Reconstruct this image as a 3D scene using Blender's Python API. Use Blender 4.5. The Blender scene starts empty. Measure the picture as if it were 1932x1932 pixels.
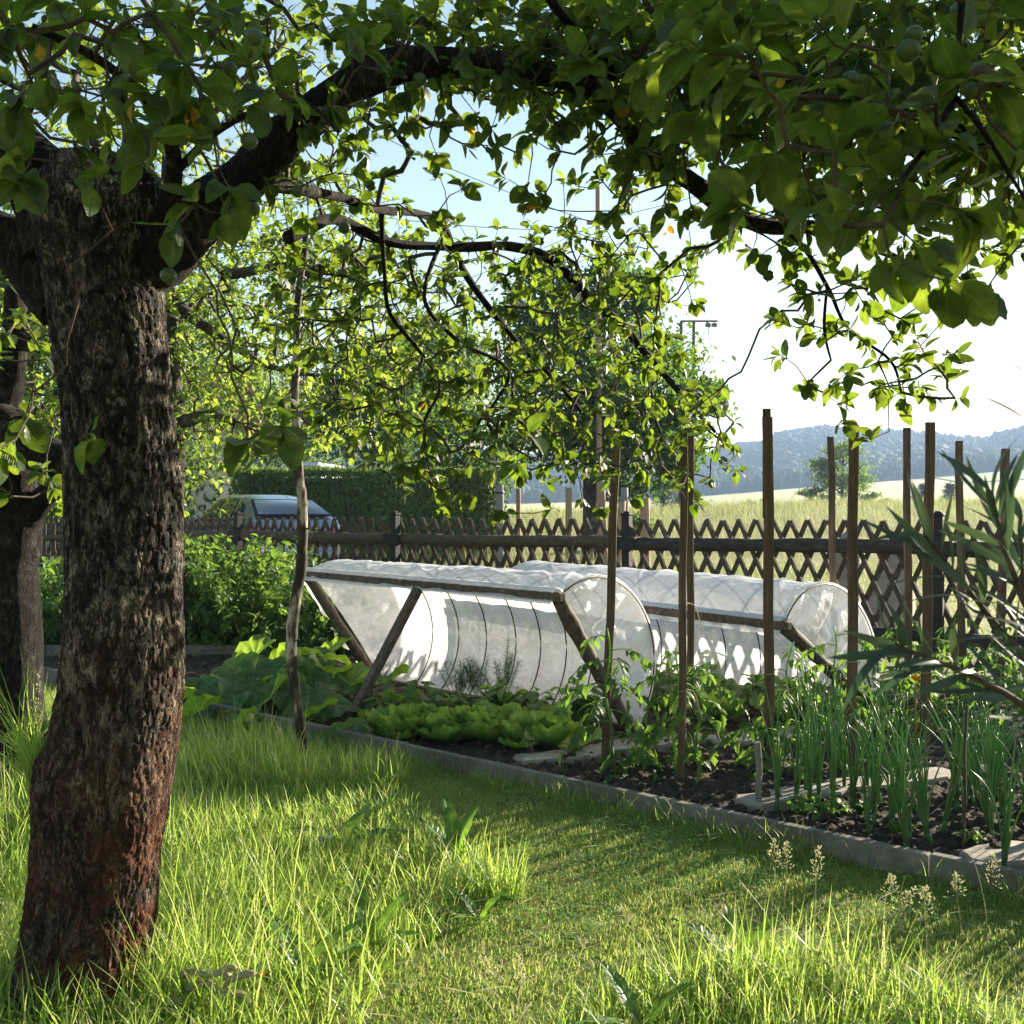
import bpy, math, random
import numpy as np
from mathutils import Vector, Matrix, noise
rng = np.random.default_rng(11); random.seed(11)
FPX = 2000.0; EYE = 1.45
SC = bpy.context.scene; COL = SC.collection
def P(u, v, Y): return np.array([(u-966)/FPX*Y, Y, EYE-(v-966)/FPX*Y])
def G(u, v):                      # ground point seen at a pixel
    Y = EYE*FPX/(v-966.0); return np.array([(u-966)/FPX*Y, Y, 0.0])
CD = np.array([.753, -.66]); CN = np.array([.66, .753]); C0 = np.array([-.956, 6.46])
def S(s, t, z=0.0):               # garden coordinates: along and behind the kerb
    p = C0+CD*s+CN*t; return np.array([p[0], p[1], z])
# ------------------------------------------------------------------ objects
def tag(o, label=None, cat=None, group=None, kind=None):
    if label: o['label'] = label
    if cat: o['category'] = cat
    if group: o['group'] = group
    if kind: o['kind'] = kind
    return o
def empty(name, loc=(0,0,0), label=None, cat=None, group=None):
    o = bpy.data.objects.new(name, None); COL.objects.link(o)
    o.location = [float(a) for a in loc]; o.empty_display_size = .1
    return tag(o, label, cat, group)
class MB:
    def __init__(s): s.V=[]; s.F=[]; s.n=0; s.A={}
    def add(s, V, *Fs, m=0, smooth=True):
        V = np.asarray(V, dtype=np.float64).reshape(-1,3)
        for f in Fs:
            f = np.asarray(f, dtype=np.int64)
            if f.size: s.F.append((f+s.n, m, smooth))
        s.V.append(V); s.n += len(V); return s
    def build(s, name, mats, parent=None, origin=None):
        V = np.concatenate(s.V) if s.V else np.zeros((0,3))
        if origin is None: origin = np.array(parent.location) if parent is not None and parent.type=='EMPTY' else np.zeros(3)
        V = V-np.asarray(origin)
        me = bpy.data.meshes.new(name)
        nl = sum(f.size for f,_,_ in s.F); nf = sum(len(f) for f,_,_ in s.F)
        me.vertices.add(len(V)); me.vertices.foreach_set('co', V.astype(np.float32).ravel())
        me.loops.add(nl); me.polygons.add(nf)
        me.loops.foreach_set('vertex_index', np.concatenate([f.ravel() for f,_,_ in s.F]).astype(np.int32))
        tot = np.concatenate([np.full(len(f), f.shape[1]) for f,_,_ in s.F])
        st = np.concatenate([[0], np.cumsum(tot)[:-1]])
        me.polygons.foreach_set('loop_start', st.astype(np.int32))
        me.polygons.foreach_set('material_index', np.concatenate([np.full(len(f), m) for f,m,_ in s.F]).astype(np.int32))
        me.polygons.foreach_set('use_smooth', np.concatenate([np.full(len(f), sm) for f,_,sm in s.F]).astype(bool))
        if not isinstance(mats, (list, tuple)): mats = [mats]
        for mm in mats: me.materials.append(mm)
        if s.A:
            at=np.zeros((len(V),3),np.float32)
            for k,x in s.A.items(): at[k:k+len(x)]=x
            me.attributes.new('leafpos','FLOAT_VECTOR','POINT').data.foreach_set('vector',at.ravel())
        me.update(calc_edges=True); me.validate()
        o = bpy.data.objects.new(name, me); COL.objects.link(o)
        if parent is not None: o.parent = parent
        else: o.location = [float(a) for a in origin]
        return o
def copy_tree(o, parent=None):
    c = o.copy(); COL.objects.link(c); c.parent = parent
    for ch in list(o.children): copy_tree(ch, c)
    return c
def unit(a): a = np.asarray(a, float); return a/(np.linalg.norm(a, axis=-1, keepdims=True)+1e-9)
# ------------------------------------------------------------------ shapes
def tube(mb, pts, rad, sides=8, m=0, cap=True, rough=0.0, smooth=True):
    pts = np.asarray(pts, float); n = len(pts); rad = np.broadcast_to(np.asarray(rad, float), (n,))
    d = np.gradient(pts, axis=0); d = unit(d)
    ref = np.array([0,0,1.0]) if abs(d[:,2]).mean() < .8 else np.array([1.0,0,0])
    x = unit(np.cross(d, ref)); y = np.cross(x, d)
    a = np.arange(sides)/sides*2*np.pi
    r = rad[:,None]*np.ones(sides)
    if rough: r = r*(1+rough*rng.normal(size=r.shape))
    V = pts[:,None,:]+r[:,:,None]*(np.cos(a)[None,:,None]*x[:,None,:]+np.sin(a)[None,:,None]*y[:,None,:])
    i = np.arange(n-1)[:,None]*sides; j = np.arange(sides)[None,:]; k = (j+1)%sides
    F = np.stack([i+j, i+k, i+sides+k, i+sides+j], -1).reshape(-1,4)
    V = V.reshape(-1,3); Fs=[F]
    if cap:
        V = np.concatenate([V, pts[:1], pts[-1:]])
        c0 = n*sides; jj=np.arange(sides); kk=(jj+1)%sides
        Fs.append(np.stack([np.full(sides,c0), kk, jj], -1))
        Fs.append(np.stack([np.full(sides,c0+1), (n-1)*sides+jj, (n-1)*sides+kk], -1))
    mb.add(V, *Fs, m=m, smooth=smooth)
def box(mb, c, size, R=None, m=0, bev=0.0):
    sx, sy, sz = [a/2 for a in size]; b = min(bev, sx*.9, sy*.9, sz*.9)
    if b <= 0:
        V = np.array([[x,y,z] for x in (-sx,sx) for y in (-sy,sy) for z in (-sz,sz)], float)
        F = [[0,1,3,2],[4,6,7,5],[0,4,5,1],[2,3,7,6],[0,2,6,4],[1,5,7,3]]
        Fs = [F]
    else:
        V=[]; idx={}
        for X in (-1,1):
            for Yy in (-1,1):
                for Z in (-1,1):
                    for ax in range(3):
                        p=[X*(sx-b), Yy*(sy-b), Z*(sz-b)]; p[ax]=(X,Yy,Z)[ax]*(sx,sy,sz)[ax]
                        idx[(X,Yy,Z,ax)]=len(V); V.append(p)
        q=[];t=[]
        for X in (-1,1): q.append([idx[(X,a,b2,0)] for a,b2 in ((-1,-1),(1,-1),(1,1),(-1,1))][::X])
        for Yy in (-1,1): q.append([idx[(a,Yy,b2,1)] for a,b2 in ((-1,-1),(-1,1),(1,1),(1,-1))][::Yy])
        for Z in (-1,1): q.append([idx[(a,b2,Z,2)] for a,b2 in ((-1,-1),(1,-1),(1,1),(-1,1))][::Z])
        for a in (-1,1):
            for b2 in (-1,1):
                q.append([idx[(a,b2,-1,0)],idx[(a,b2,1,0)],idx[(a,b2,1,1)],idx[(a,b2,-1,1)]])
                q.append([idx[(a,-1,b2,0)],idx[(a,1,b2,0)],idx[(a,1,b2,2)],idx[(a,-1,b2,2)]])
                q.append([idx[(-1,a,b2,1)],idx[(1,a,b2,1)],idx[(1,a,b2,2)],idx[(-1,a,b2,2)]])
        for X in (-1,1):
            for Yy in (-1,1):
                for Z in (-1,1): t.append([idx[(X,Yy,Z,k)] for k in range(3)])
        V=np.array(V,float); Fs=[q,t]
    if R is not None: V = V@np.asarray(R).T
    mb.add(V+np.asarray(c,float), *Fs, m=m, smooth=False)
def plank(mb, a, b, w, t, side=None, m=0, bev=.003, segs=1, wob=0.0):   # a timber from a to b
    a=np.asarray(a,float); b=np.asarray(b,float); L=np.linalg.norm(b-a); z=(b-a)/L
    side = np.array([1.0,0,0]) if side is None else np.asarray(side,float)
    x=unit(side-z*np.dot(side,z)); y=np.cross(z,x)
    box(mb,(a+b)/2,(w,t,L),np.stack([x,y,z],1),m=m,bev=bev)
def rotz(a): c,s=math.cos(a),math.sin(a); return np.array([[c,-s,0],[s,c,0],[0,0,1.0]])
def blob(mb, c, r, sub=2, amp=.1, m=0):
    import bmesh
    bm=bmesh.new(); bmesh.ops.create_icosphere(bm,subdivisions=sub,radius=1)
    V=np.array([v.co[:] for v in bm.verts]); F=np.array([[v.index for v in f.verts] for f in bm.faces]); bm.free()
    V=V*(1+amp*rng.normal(size=(len(V),1))); mb.add(V*np.asarray(r)+np.asarray(c),F,m=m)
# instancing of small templates into one mesh
def frames(d, up):
    y=unit(d); x=unit(np.cross(y,up)); z=np.cross(x,y); return np.stack([x,y,z],-1)
def inst(mb, T, pos, R, s, m=0, smooth=True):
    V,F=T; V=np.asarray(V); pos=np.asarray(pos); N=len(pos)
    if N==0: return
    s=np.broadcast_to(np.asarray(s,float).reshape(N if np.ndim(s) else 1,-1),(N,3 if np.ndim(s)==2 else 1))
    W=np.einsum('nij,nkj->nki',R,V[None]*s[:,None,:])+pos[:,None,:]
    off=(np.arange(N)*len(V))[:,None,None]
    if len(V)>20: mb.A[mb.n]=np.tile(V,(N,1))
    mb.add(W.reshape(-1,3),*[(np.asarray(f)[None]+off).reshape(-1,np.asarray(f).shape[1]) for f in F],m=m,smooth=smooth)
def leafT(W=.62, n=4, fold=.18, curl=.25, pet=.3, pw=.02, power=.85, wave=0, serr=0, ex=.8):
    ts=np.linspace(0,1,n+1); V=[]; F=[]
    if pet>0:
        V+=[[-pw,-pet,.0],[0,-pet,-.01],[pw,-pet,.0]]
    for i,t in enumerate(ts):
        w=W/2*math.sin(math.pi*min(.985,max(.03,t**power)))**ex
        if serr and 0<i<n: w*=1+serr*(1 if i%2 else -1)
        z=-curl*t*t; wz=wave*math.sin(i*2.1)
        V+=[[-w,t,z+fold*w*2*.6+wz],[0,t,z],[w,t,z+fold*w*2*.6-wz]]
    k=len(V)//3
    for i in range(k-1):
        a=3*i; F+=[[a,a+1,a+4,a+3],[a+1,a+2,a+5,a+4]]
    return np.array(V,float),[np.array(F)]
def bladeT(bend, n=3, w=.5):
    V=[];F=[]
    for i in range(n+1):
        t=i/n; a=bend*t; x=w*(1-t**1.6)
        yy=math.sin(a*.5)*t; zz=math.cos(a*.6)*t
        V+=[[-x,yy,zz],[x,yy,zz]]
    V=V[:-1]; V[-1][0]=0
    V=np.array(V); q=[[2*i,2*i+1,2*i+3,2*i+2] for i in range(n-1)]; t=[[2*(n-1),2*(n-1)+1,2*n]]
    return V,[np.array(q),np.array(t)]
def blades(mb, pts, h, w, lean=.25, wind=None, bends=(.3,.8,1.3,1.9), m=0, n=3):
    N=len(pts)
    if N==0: return
    az=rng.uniform(0,2*np.pi,N); which=rng.integers(0,len(bends),N)
    tilt=np.abs(rng.normal(0,lean,N))
    ca,sa=np.cos(az),np.sin(az); ct,st=np.cos(tilt),np.sin(tilt)
    X=np.stack([ca,sa,0*ca],-1); fw=np.stack([-sa,ca,0*ca],-1)
    Z=fw*st[:,None]+np.array([0,0,1.0])*ct[:,None]
    if wind is not None: Z=unit(Z+np.asarray(wind))
    Y=np.cross(Z,X); X=np.cross(Y,Z)
    R=np.stack([X,Y,Z],-1)
    h=np.broadcast_to(h,(N,)); w=np.broadcast_to(w,(N,))
    for k,b in enumerate(bends):
        q=which==k
        inst(mb,bladeT(b,n),pts[q],R[q],np.stack([w[q],h[q],h[q]],-1),m=m)
def inpoly(pts, poly):
    x,y=pts[:,0],pts[:,1]; c=np.zeros(len(pts),bool); n=len(poly); j=n-1
    for i in range(n):
        xi,yi=poly[i]; xj,yj=poly[j]
        if yi!=yj:
            c^=((yi>y)!=(yj>y))&(x<(xj-xi)*(y-yi)/(yj-yi)+xi)
        j=i
    return c
def vnoise(x, y, sc, seed=0):     # cheap smooth value noise
    x=np.asarray(x)*sc+seed*17.3; y=np.asarray(y)*sc+seed*9.1
    xi=np.floor(x).astype(np.int64); yi=np.floor(y).astype(np.int64); fx=x-xi; fy=y-yi
    fx=fx*fx*(3-2*fx); fy=fy*fy*(3-2*fy)
    def h(a,b):
        n=(a*374761393+b*668265263+seed*1442695)&0xffffffff; n=((n^(n>>13))*1274126177)&0xffffffff
        return ((n^(n>>16))&0xffff)/65535.0
    return (h(xi,yi)*(1-fx)+h(xi+1,yi)*fx)*(1-fy)+(h(xi,yi+1)*(1-fx)+h(xi+1,yi+1)*fx)*fy
# ------------------------------------------------------------------ materials
def newmat(name):
    m=bpy.data.materials.new(name); m.use_nodes=True; nt=m.node_tree; nt.nodes.clear()
    o=nt.nodes.new('ShaderNodeOutputMaterial'); return m,nt,o
def N(nt,t,**kw):
    n=nt.nodes.new(t)
    for k,v in kw.items():
        if k in n.inputs: n.inputs[k].default_value=v
        else: setattr(n,k,v)
    return n
def ramp(nt, fac, stops):
    r=nt.nodes.new('ShaderNodeValToRGB'); e=r.color_ramp.elements
    while len(e)>1: e.remove(e[-1])
    e[0].position=stops[0][0]; e[0].color=(*stops[0][1],1)
    for p,c in stops[1:]:
        x=e.new(p); x.color=(*c,1)
    nt.links.new(fac,r.inputs['Fac']); return r.outputs['Color']
def g3(v): return (v,v,v)
def leafmat(name, cols, tcols, trans=.45, rough=.42, spec=.4, nsc=0, vein=0, vf=9.0, radial=0):
    m,nt,o=newmat(name); L=nt.links
    geo=N(nt,'ShaderNodeNewGeometry'); k=len(cols)
    c=ramp(nt,geo.outputs['Random Per Island'],[(i/(k-1) if k>1 else 0,x) for i,x in enumerate(cols)])
    tc=ramp(nt,geo.outputs['Random Per Island'],[(i/(len(tcols)-1) if len(tcols)>1 else 0,x) for i,x in enumerate(tcols)])
    pb=N(nt,'ShaderNodeBsdfPrincipled',Roughness=rough); pb.inputs['Specular IOR Level'].default_value=spec
    tb=N(nt,'ShaderNodeBsdfTranslucent'); mx=N(nt,'ShaderNodeMixShader',Fac=trans)
    if nsc:
        tx=N(nt,'ShaderNodeTexCoord'); no=N(nt,'ShaderNodeTexNoise',Scale=nsc,Detail=3.0)
        L.new(tx.outputs['Object'],no.inputs['Vector'])
        f=ramp(nt,no.outputs['Fac'],[(.3,g3(.6)),(.7,g3(1.25))])
        for src,dst in ((c,'c'),(tc,'t')):
            mm=N(nt,'ShaderNodeMix',data_type='RGBA',blend_type='MULTIPLY'); mm.inputs[0].default_value=1
            L.new(src,mm.inputs[6]); L.new(f,mm.inputs[7])
            if dst=='c': c=mm.outputs[2]
            else: tc=mm.outputs[2]
    if vein:
        at=N(nt,'ShaderNodeAttribute',attribute_name='leafpos'); sp=N(nt,'ShaderNodeSeparateXYZ'); L.new(at.outputs['Vector'],sp.inputs[0])
        def mth(op,x,y=None,z=None):
            n=N(nt,'ShaderNodeMath',operation=op)
            for i,q in enumerate((x,y,z)):
                if q is None: continue
                if isinstance(q,(int,float)): n.inputs[i].default_value=q
                else: L.new(q,n.inputs[i])
            return n.outputs[0]
        ax=mth('ABSOLUTE',sp.outputs['X'])
        if radial:
            an=mth('ARCTAN2',sp.outputs['Y'],sp.outputs['X']); sn=mth('ABSOLUTE',mth('SINE',mth('MULTIPLY',an,3.5)))
            rr=mth('SQRT',mth('ADD',mth('MULTIPLY',sp.outputs['X'],sp.outputs['X']),mth('MULTIPLY',sp.outputs['Y'],sp.outputs['Y'])))
            v1=mth('MULTIPLY',mth('MULTIPLY',sn,rr),14.0); v2=mth('ABSOLUTE',mth('SINE',mth('MULTIPLY_ADD',rr,38.0,mth('MULTIPLY',sn,5.0))))
            v2=mth('MULTIPLY_ADD',v2,1.1,.35)
        else:
            v1=mth('MULTIPLY',ax,26.0); v2=mth('ABSOLUTE',mth('SINE',mth('MULTIPLY',mth('SUBTRACT',sp.outputs['Y'],mth('MULTIPLY',ax,.75)),vf*3.14)))
            v2=mth('MULTIPLY_ADD',v2,1.6,.25)
        mn=mth('MINIMUM',v1,v2); mn.node.use_clamp=True
        vm=ramp(nt,mn,[(0,(1.7,1.6,1.5)),(.35,g3(1.0)),(1,g3(.92))])
        o2=[]
        for src in (c,tc):
            mm=N(nt,'ShaderNodeMix',data_type='RGBA',blend_type='MULTIPLY'); mm.inputs[0].default_value=vein
            L.new(src,mm.inputs[6]); L.new(vm,mm.inputs[7]); o2.append(mm.outputs[2])
        c,tc=o2
        bp=N(nt,'ShaderNodeBump',Strength=.7,Distance=.004); L.new(mn,bp.inputs['Height']); L.new(bp.outputs[0],pb.inputs['Normal'])
    L.new(c,pb.inputs['Base Color']); L.new(tc,tb.inputs['Color'])
    L.new(pb.outputs[0],mx.inputs[1]); L.new(tb.outputs[0],mx.inputs[2]); L.new(mx.outputs[0],o.inputs['Surface'])
    return m
def surf(name, stops, scale=5, detail=6, rough=.85, bump=.3, stretch=(1,1,1), coord='Object', spec=.3, dist=.01, metal=0, second=None, nrough=.6, coat=0):
    m,nt,o=newmat(name); L=nt.links
    tx=N(nt,'ShaderNodeTexCoord'); mp=N(nt,'ShaderNodeMapping'); mp.inputs['Scale'].default_value=stretch
    L.new(tx.outputs[coord],mp.inputs['Vector'])
    no=N(nt,'ShaderNodeTexNoise',Scale=float(scale),Detail=float(detail)); no.inputs['Roughness'].default_value=nrough
    L.new(mp.outputs[0],no.inputs['Vector'])
    c=ramp(nt,no.outputs['Fac'],stops)
    if second:      # (scale, stops, blend)
        n2=N(nt,'ShaderNodeTexNoise',Scale=float(second[0]),Detail=3.0); L.new(tx.outputs[coord],n2.inputs['Vector'])
        c2=ramp(nt,n2.outputs['Fac'],second[1])
        mm=N(nt,'ShaderNodeMix',data_type='RGBA',blend_type='MULTIPLY'); mm.inputs[0].default_value=1
        L.new(c,mm.inputs[6]); L.new(c2,mm.inputs[7]); c=mm.outputs[2]
    pb=N(nt,'ShaderNodeBsdfPrincipled',Roughness=rough,Metallic=metal); pb.inputs['Specular IOR Level'].default_value=spec
    if coat: pb.inputs['Coat Weight'].default_value=coat; pb.inputs['Coat Roughness'].default_value=.05
    L.new(c,pb.inputs['Base Color'])
    if bump:
        b=N(nt,'ShaderNodeBump',Strength=bump,Distance=dist); L.new(no.outputs['Fac'],b.inputs['Height']); L.new(b.outputs[0],pb.inputs['Normal'])
    L.new(pb.outputs[0],o.inputs['Surface']); return m
def barkmat(name, dark, mid, light, red=None, sc=60, bumpd=.012):
    m,nt,o=newmat(name); L=nt.links
    tx=N(nt,'ShaderNodeTexCoord'); mp=N(nt,'ShaderNodeMapping'); mp.inputs['Scale'].default_value=(1,1,.38)
    L.new(tx.outputs['Object'],mp.inputs['Vector'])
    wn=N(nt,'ShaderNodeTexNoise',Scale=16.0,Detail=5.0); L.new(mp.outputs[0],wn.inputs['Vector'])
    wm=N(nt,'ShaderNodeMix',data_type='RGBA',blend_type='LINEAR_LIGHT'); wm.inputs[0].default_value=.11
    L.new(mp.outputs[0],wm.inputs[6]); L.new(wn.outputs['Color'],wm.inputs[7])
    vo=N(nt,'ShaderNodeTexVoronoi',Scale=float(sc),feature='DISTANCE_TO_EDGE'); L.new(wm.outputs[2],vo.inputs['Vector'])
    vc=N(nt,'ShaderNodeTexVoronoi',Scale=float(sc)); L.new(wm.outputs[2],vc.inputs['Vector'])
    no=N(nt,'ShaderNodeTexNoise',Scale=30.0,Detail=10.0); no.inputs['Roughness'].default_value=.75; L.new(wm.outputs[2],no.inputs['Vector'])
    big=N(nt,'ShaderNodeTexNoise',Scale=5.0,Detail=6.0); big.inputs['Roughness'].default_value=.7; L.new(tx.outputs['Object'],big.inputs['Vector'])
    e=N(nt,'ShaderNodeMath',operation='MULTIPLY'); e.use_clamp=True; e.inputs[1].default_value=4.0; L.new(vo.outputs['Distance'],e.inputs[0])
    c=ramp(nt,no.outputs['Fac'],[(.4,dark),(.5,mid),(.62,light)])
    pt=N(nt,'ShaderNodeMix',data_type='RGBA',blend_type='MULTIPLY'); pt.inputs[0].default_value=1
    L.new(c,pt.inputs[6]); L.new(ramp(nt,big.outputs['Fac'],[(.38,g3(.45)),(.52,g3(.9)),(.62,(1.9,1.85,1.7))]),pt.inputs[7]); c=pt.outputs[2]
    if red:
        sep=N(nt,'ShaderNodeSeparateXYZ'); L.new(tx.outputs['Object'],sep.inputs[0])
        mr=N(nt,'ShaderNodeMapRange'); mr.inputs['From Min'].default_value=1.2; mr.inputs['From Max'].default_value=.35
        L.new(sep.outputs['Z'],mr.inputs['Value'])
        rm=N(nt,'ShaderNodeMath',operation='MULTIPLY'); L.new(mr.outputs[0],rm.inputs[0])
        rr=ramp(nt,big.outputs['Fac'],[(.40,g3(0)),(.55,g3(.9))]); L.new(rr,rm.inputs[1])
        mm=N(nt,'ShaderNodeMix',data_type='RGBA'); L.new(rm.outputs[0],mm.inputs[0]); L.new(c,mm.inputs[6]); 
        L.new(ramp(nt,no.outputs['Fac'],[(.35,tuple(q*.35 for q in red)),(.65,tuple(q*1.5 for q in red))]),mm.inputs[7])
        c=mm.outputs[2]
    cm=N(nt,'ShaderNodeMix',data_type='RGBA',blend_type='MULTIPLY'); cm.inputs[0].default_value=1
    L.new(c,cm.inputs[6]); L.new(ramp(nt,e.outputs[0],[(0,g3(.45)),(.4,g3(1))]),cm.inputs[7])
    pb=N(nt,'ShaderNodeBsdfPrincipled',Roughness=.9); pb.inputs['Specular IOR Level'].default_value=.2
    L.new(cm.outputs[2],pb.inputs['Base Color'])
    h=N(nt,'ShaderNodeMath',operation='MULTIPLY_ADD'); L.new(no.outputs['Fac'],h.inputs[0]); h.inputs[1].default_value=2.0; L.new(e.outputs[0],h.inputs[2])
    b=N(nt,'ShaderNodeBump',Strength=1.0,Distance=bumpd); L.new(h.outputs[0],b.inputs['Height']); L.new(b.outputs[0],pb.inputs['Normal'])
    L.new(pb.outputs[0],o.inputs['Surface']); return m
def plain(name, c, rough=.5, metal=0, spec=.5, coat=0, trans=0):
    m,nt,o=newmat(name); pb=N(nt,'ShaderNodeBsdfPrincipled',Roughness=rough,Metallic=metal)
    pb.inputs['Base Color'].default_value=(*c,1); pb.inputs['Specular IOR Level'].default_value=spec
    pb.inputs['Coat Weight'].default_value=coat; pb.inputs['Transmission Weight'].default_value=trans
    no=N(nt,'ShaderNodeTexNoise',Scale=40.0); tx=N(nt,'ShaderNodeTexCoord'); nt.links.new(tx.outputs['Object'],no.inputs['Vector'])
    mr=N(nt,'ShaderNodeMapRange'); mr.inputs['To Min'].default_value=max(0.02,rough-.06); mr.inputs['To Max'].default_value=min(1,rough+.08)
    nt.links.new(no.outputs['Fac'],mr.inputs['Value']); nt.links.new(mr.outputs[0],pb.inputs['Roughness'])
    nt.links.new(pb.outputs[0],o.inputs['Surface']); return m
M={}
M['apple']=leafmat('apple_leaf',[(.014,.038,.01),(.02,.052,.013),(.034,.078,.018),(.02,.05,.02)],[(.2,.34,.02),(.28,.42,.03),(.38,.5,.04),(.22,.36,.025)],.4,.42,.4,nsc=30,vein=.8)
M['yellow']=leafmat('yellowed_leaf',[(.4,.25,.03),(.5,.33,.04)],[(.7,.4,.03),(.8,.5,.05)],.5,.5,nsc=60,vein=1)
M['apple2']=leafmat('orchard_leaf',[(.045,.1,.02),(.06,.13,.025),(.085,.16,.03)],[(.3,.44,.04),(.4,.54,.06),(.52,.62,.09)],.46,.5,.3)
M['lime']=leafmat('dark_tree_leaf',[(.035,.08,.016),(.045,.1,.02),(.06,.12,.025)],[(.14,.28,.03),(.2,.34,.04)],.36,.7,.12)
M['green']=leafmat('green_tree_leaf',[(.045,.09,.025),(.06,.12,.03),(.08,.14,.035)],[(.24,.38,.05),(.3,.44,.06)],.4,.65,.15)
M['thuja']=leafmat('thuja_foliage',[(.09,.17,.045),(.14,.23,.055),(.2,.28,.07)],[(.2,.34,.06),(.3,.42,.08)],.2,.6,.2)
M['spruce']=leafmat('spruce_needles',[(.025,.05,.03),(.035,.065,.035)],[(.04,.08,.03),(.06,.1,.04)],.15,.6,.2)
M['rasp']=leafmat('raspberry_leaf',[(.03,.078,.02),(.045,.105,.025),(.07,.145,.032)],[(.26,.46,.05),(.36,.56,.07)],.3,.55,.3)
M['pumpkin']=leafmat('pumpkin_leaf',[(.07,.15,.05),(.1,.2,.06)],[(.36,.6,.03),(.46,.7,.06)],.45,.5,.4,nsc=14,vein=1,radial=1)
M['lettuce']=leafmat('lettuce_leaf',[(.15,.29,.055),(.22,.38,.08),(.11,.24,.05)],[(.34,.56,.06),(.44,.68,.1)],.42,.4,.4,nsc=16,vein=.8,vf=7)
M['bean']=leafmat('bean_leaf',[(.06,.15,.03),(.09,.19,.04)],[(.25,.48,.04),(.32,.54,.06)],.42,.45,.4,nsc=25,vein=.9)
M['tomato']=leafmat('tomato_leaf',[(.05,.12,.03),(.07,.15,.035)],[(.22,.42,.05),(.3,.48,.06)],.38,.5,.3,vein=.7)
M['onion']=leafmat('onion_leaf',[(.06,.16,.055),(.09,.21,.06),(.13,.26,.06)],[(.18,.38,.07),(.28,.48,.09)],.22,.35,.45)
M['olive']=leafmat('willow_leaf',[(.03,.055,.045),(.045,.075,.055),(.07,.09,.06)],[(.07,.14,.06),(.12,.2,.07)],.25,.45,.3)
M['reddish']=leafmat('reddish_leaf',[(.3,.12,.09),(.34,.15,.11)],[(.5,.2,.12),(.5,.22,.14)],.3,.5,.3)
M['grass']=leafmat('tall_grass',[(.11,.21,.03),(.15,.27,.04),(.2,.31,.055),(.12,.22,.035),(.17,.28,.05),(.24,.33,.08),(.45,.42,.22)],[(.38,.6,.06),(.5,.7,.1),(.6,.77,.15),(.4,.6,.07),(.54,.72,.12),(.62,.76,.18),(.68,.64,.3)],.52,.4,.4)
M['mown']=leafmat('mown_grass',[(.11,.23,.03),(.16,.3,.045),(.21,.33,.06),(.34,.32,.14),(.13,.25,.035),(.2,.32,.055)],[(.38,.58,.07),(.5,.66,.1),(.58,.7,.16),(.64,.55,.25),(.44,.6,.09),(.55,.66,.14)],.5,.5,.3)
M['meadow']=leafmat('meadow_grass',[(.17,.22,.07),(.26,.26,.11),(.34,.3,.16),(.13,.2,.06),(.2,.24,.09)],[(.34,.4,.12),(.42,.42,.18),(.48,.44,.24),(.3,.4,.1),(.36,.4,.14)],.4,.6,.2)
M['seed']=leafmat('seed_head',[(.4,.4,.2),(.5,.47,.28)],[(.5,.5,.25),(.55,.52,.3)],.35,.6,.2)
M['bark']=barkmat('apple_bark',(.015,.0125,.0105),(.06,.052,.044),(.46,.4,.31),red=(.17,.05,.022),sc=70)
M['limb']=barkmat('shaded_dark_limb_bark',(.007,.006,.005),(.025,.021,.017),(.1,.088,.07),sc=60)  # limb bark darker than the trunk's, with shade put into the colour
M['bark2']=barkmat('grey_bark',(.04,.034,.028),(.11,.095,.08),(.2,.18,.15),sc=50)
M['twig']=surf('twig_bark',[(.3,(.03,.022,.016)),(.7,(.1,.075,.055))],30,5,.85,.4,dist=.003)
M['peeled']=surf('peeled_pole',[(.5,(.03,.02,.014)),(.55,(.12,.085,.055)),(.59,(.40,.34,.26)),(.75,(.55,.49,.38))],7,6,.75,.8,stretch=(1,1,.35),dist=.006)
M['stake']=surf('sawn_softwood',[(.3,(.075,.047,.03)),(.55,(.14,.093,.06)),(.8,(.25,.18,.12))],16,7,.8,.5,stretch=(3,3,.12),dist=.004,second=(6,[(.35,g3(.7)),(.6,g3(1.05))]))
M['stakeg']=surf('grey_weathered_wood',[(.3,(.14,.13,.12)),(.7,(.3,.28,.25))],16,7,.8,.5,stretch=(3,3,.12),dist=.004)
M['beam']=surf('weathered_beam',[(.3,(.05,.038,.028)),(.55,(.12,.095,.072)),(.8,(.22,.18,.14))],12,7,.85,.6,stretch=(2,2,2),dist=.005)
M['picket']=surf('fence_picket_wood',[(.3,(.035,.026,.019)),(.55,(.095,.074,.054)),(.8,(.2,.17,.13))],18,7,.85,.6,stretch=(2,2,.5),dist=.004)
M['log']=surf('dark_log_rail',[(.3,(.018,.015,.013)),(.6,(.05,.043,.037)),(.8,(.13,.11,.09))],9,7,.8,.7,stretch=(1,1,3),dist=.006)
M['logbrown']=surf('brown_log_rail',[(.3,(.045,.034,.023)),(.6,(.1,.076,.05)),(.8,(.19,.15,.1))],9,7,.8,.7,stretch=(1,1,3),dist=.006)
M['black']=surf('black_tarred_wood',[(.3,(.01,.01,.011)),(.7,(.03,.027,.028))],20,4,.7,.3)
M['concrete']=surf('concrete',[(.3,(.11,.1,.085)),(.55,(.18,.17,.145)),(.75,(.27,.255,.22))],14,9,.9,.5,dist=.004,second=(2.2,[(.35,(.72,.74,.66)),(.6,g3(1))]),nrough=.7)
M['stone']=surf('path_stone',[(.3,(.22,.19,.16)),(.55,(.32,.28,.24)),(.8,(.45,.41,.36))],9,9,.85,.6,dist=.008)
M['soil']=surf('garden_soil',[(.3,(.028,.02,.014)),(.52,(.06,.045,.033)),(.75,(.13,.105,.085))],22,10,.95,1.0,dist=.02,nrough=.75)
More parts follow.
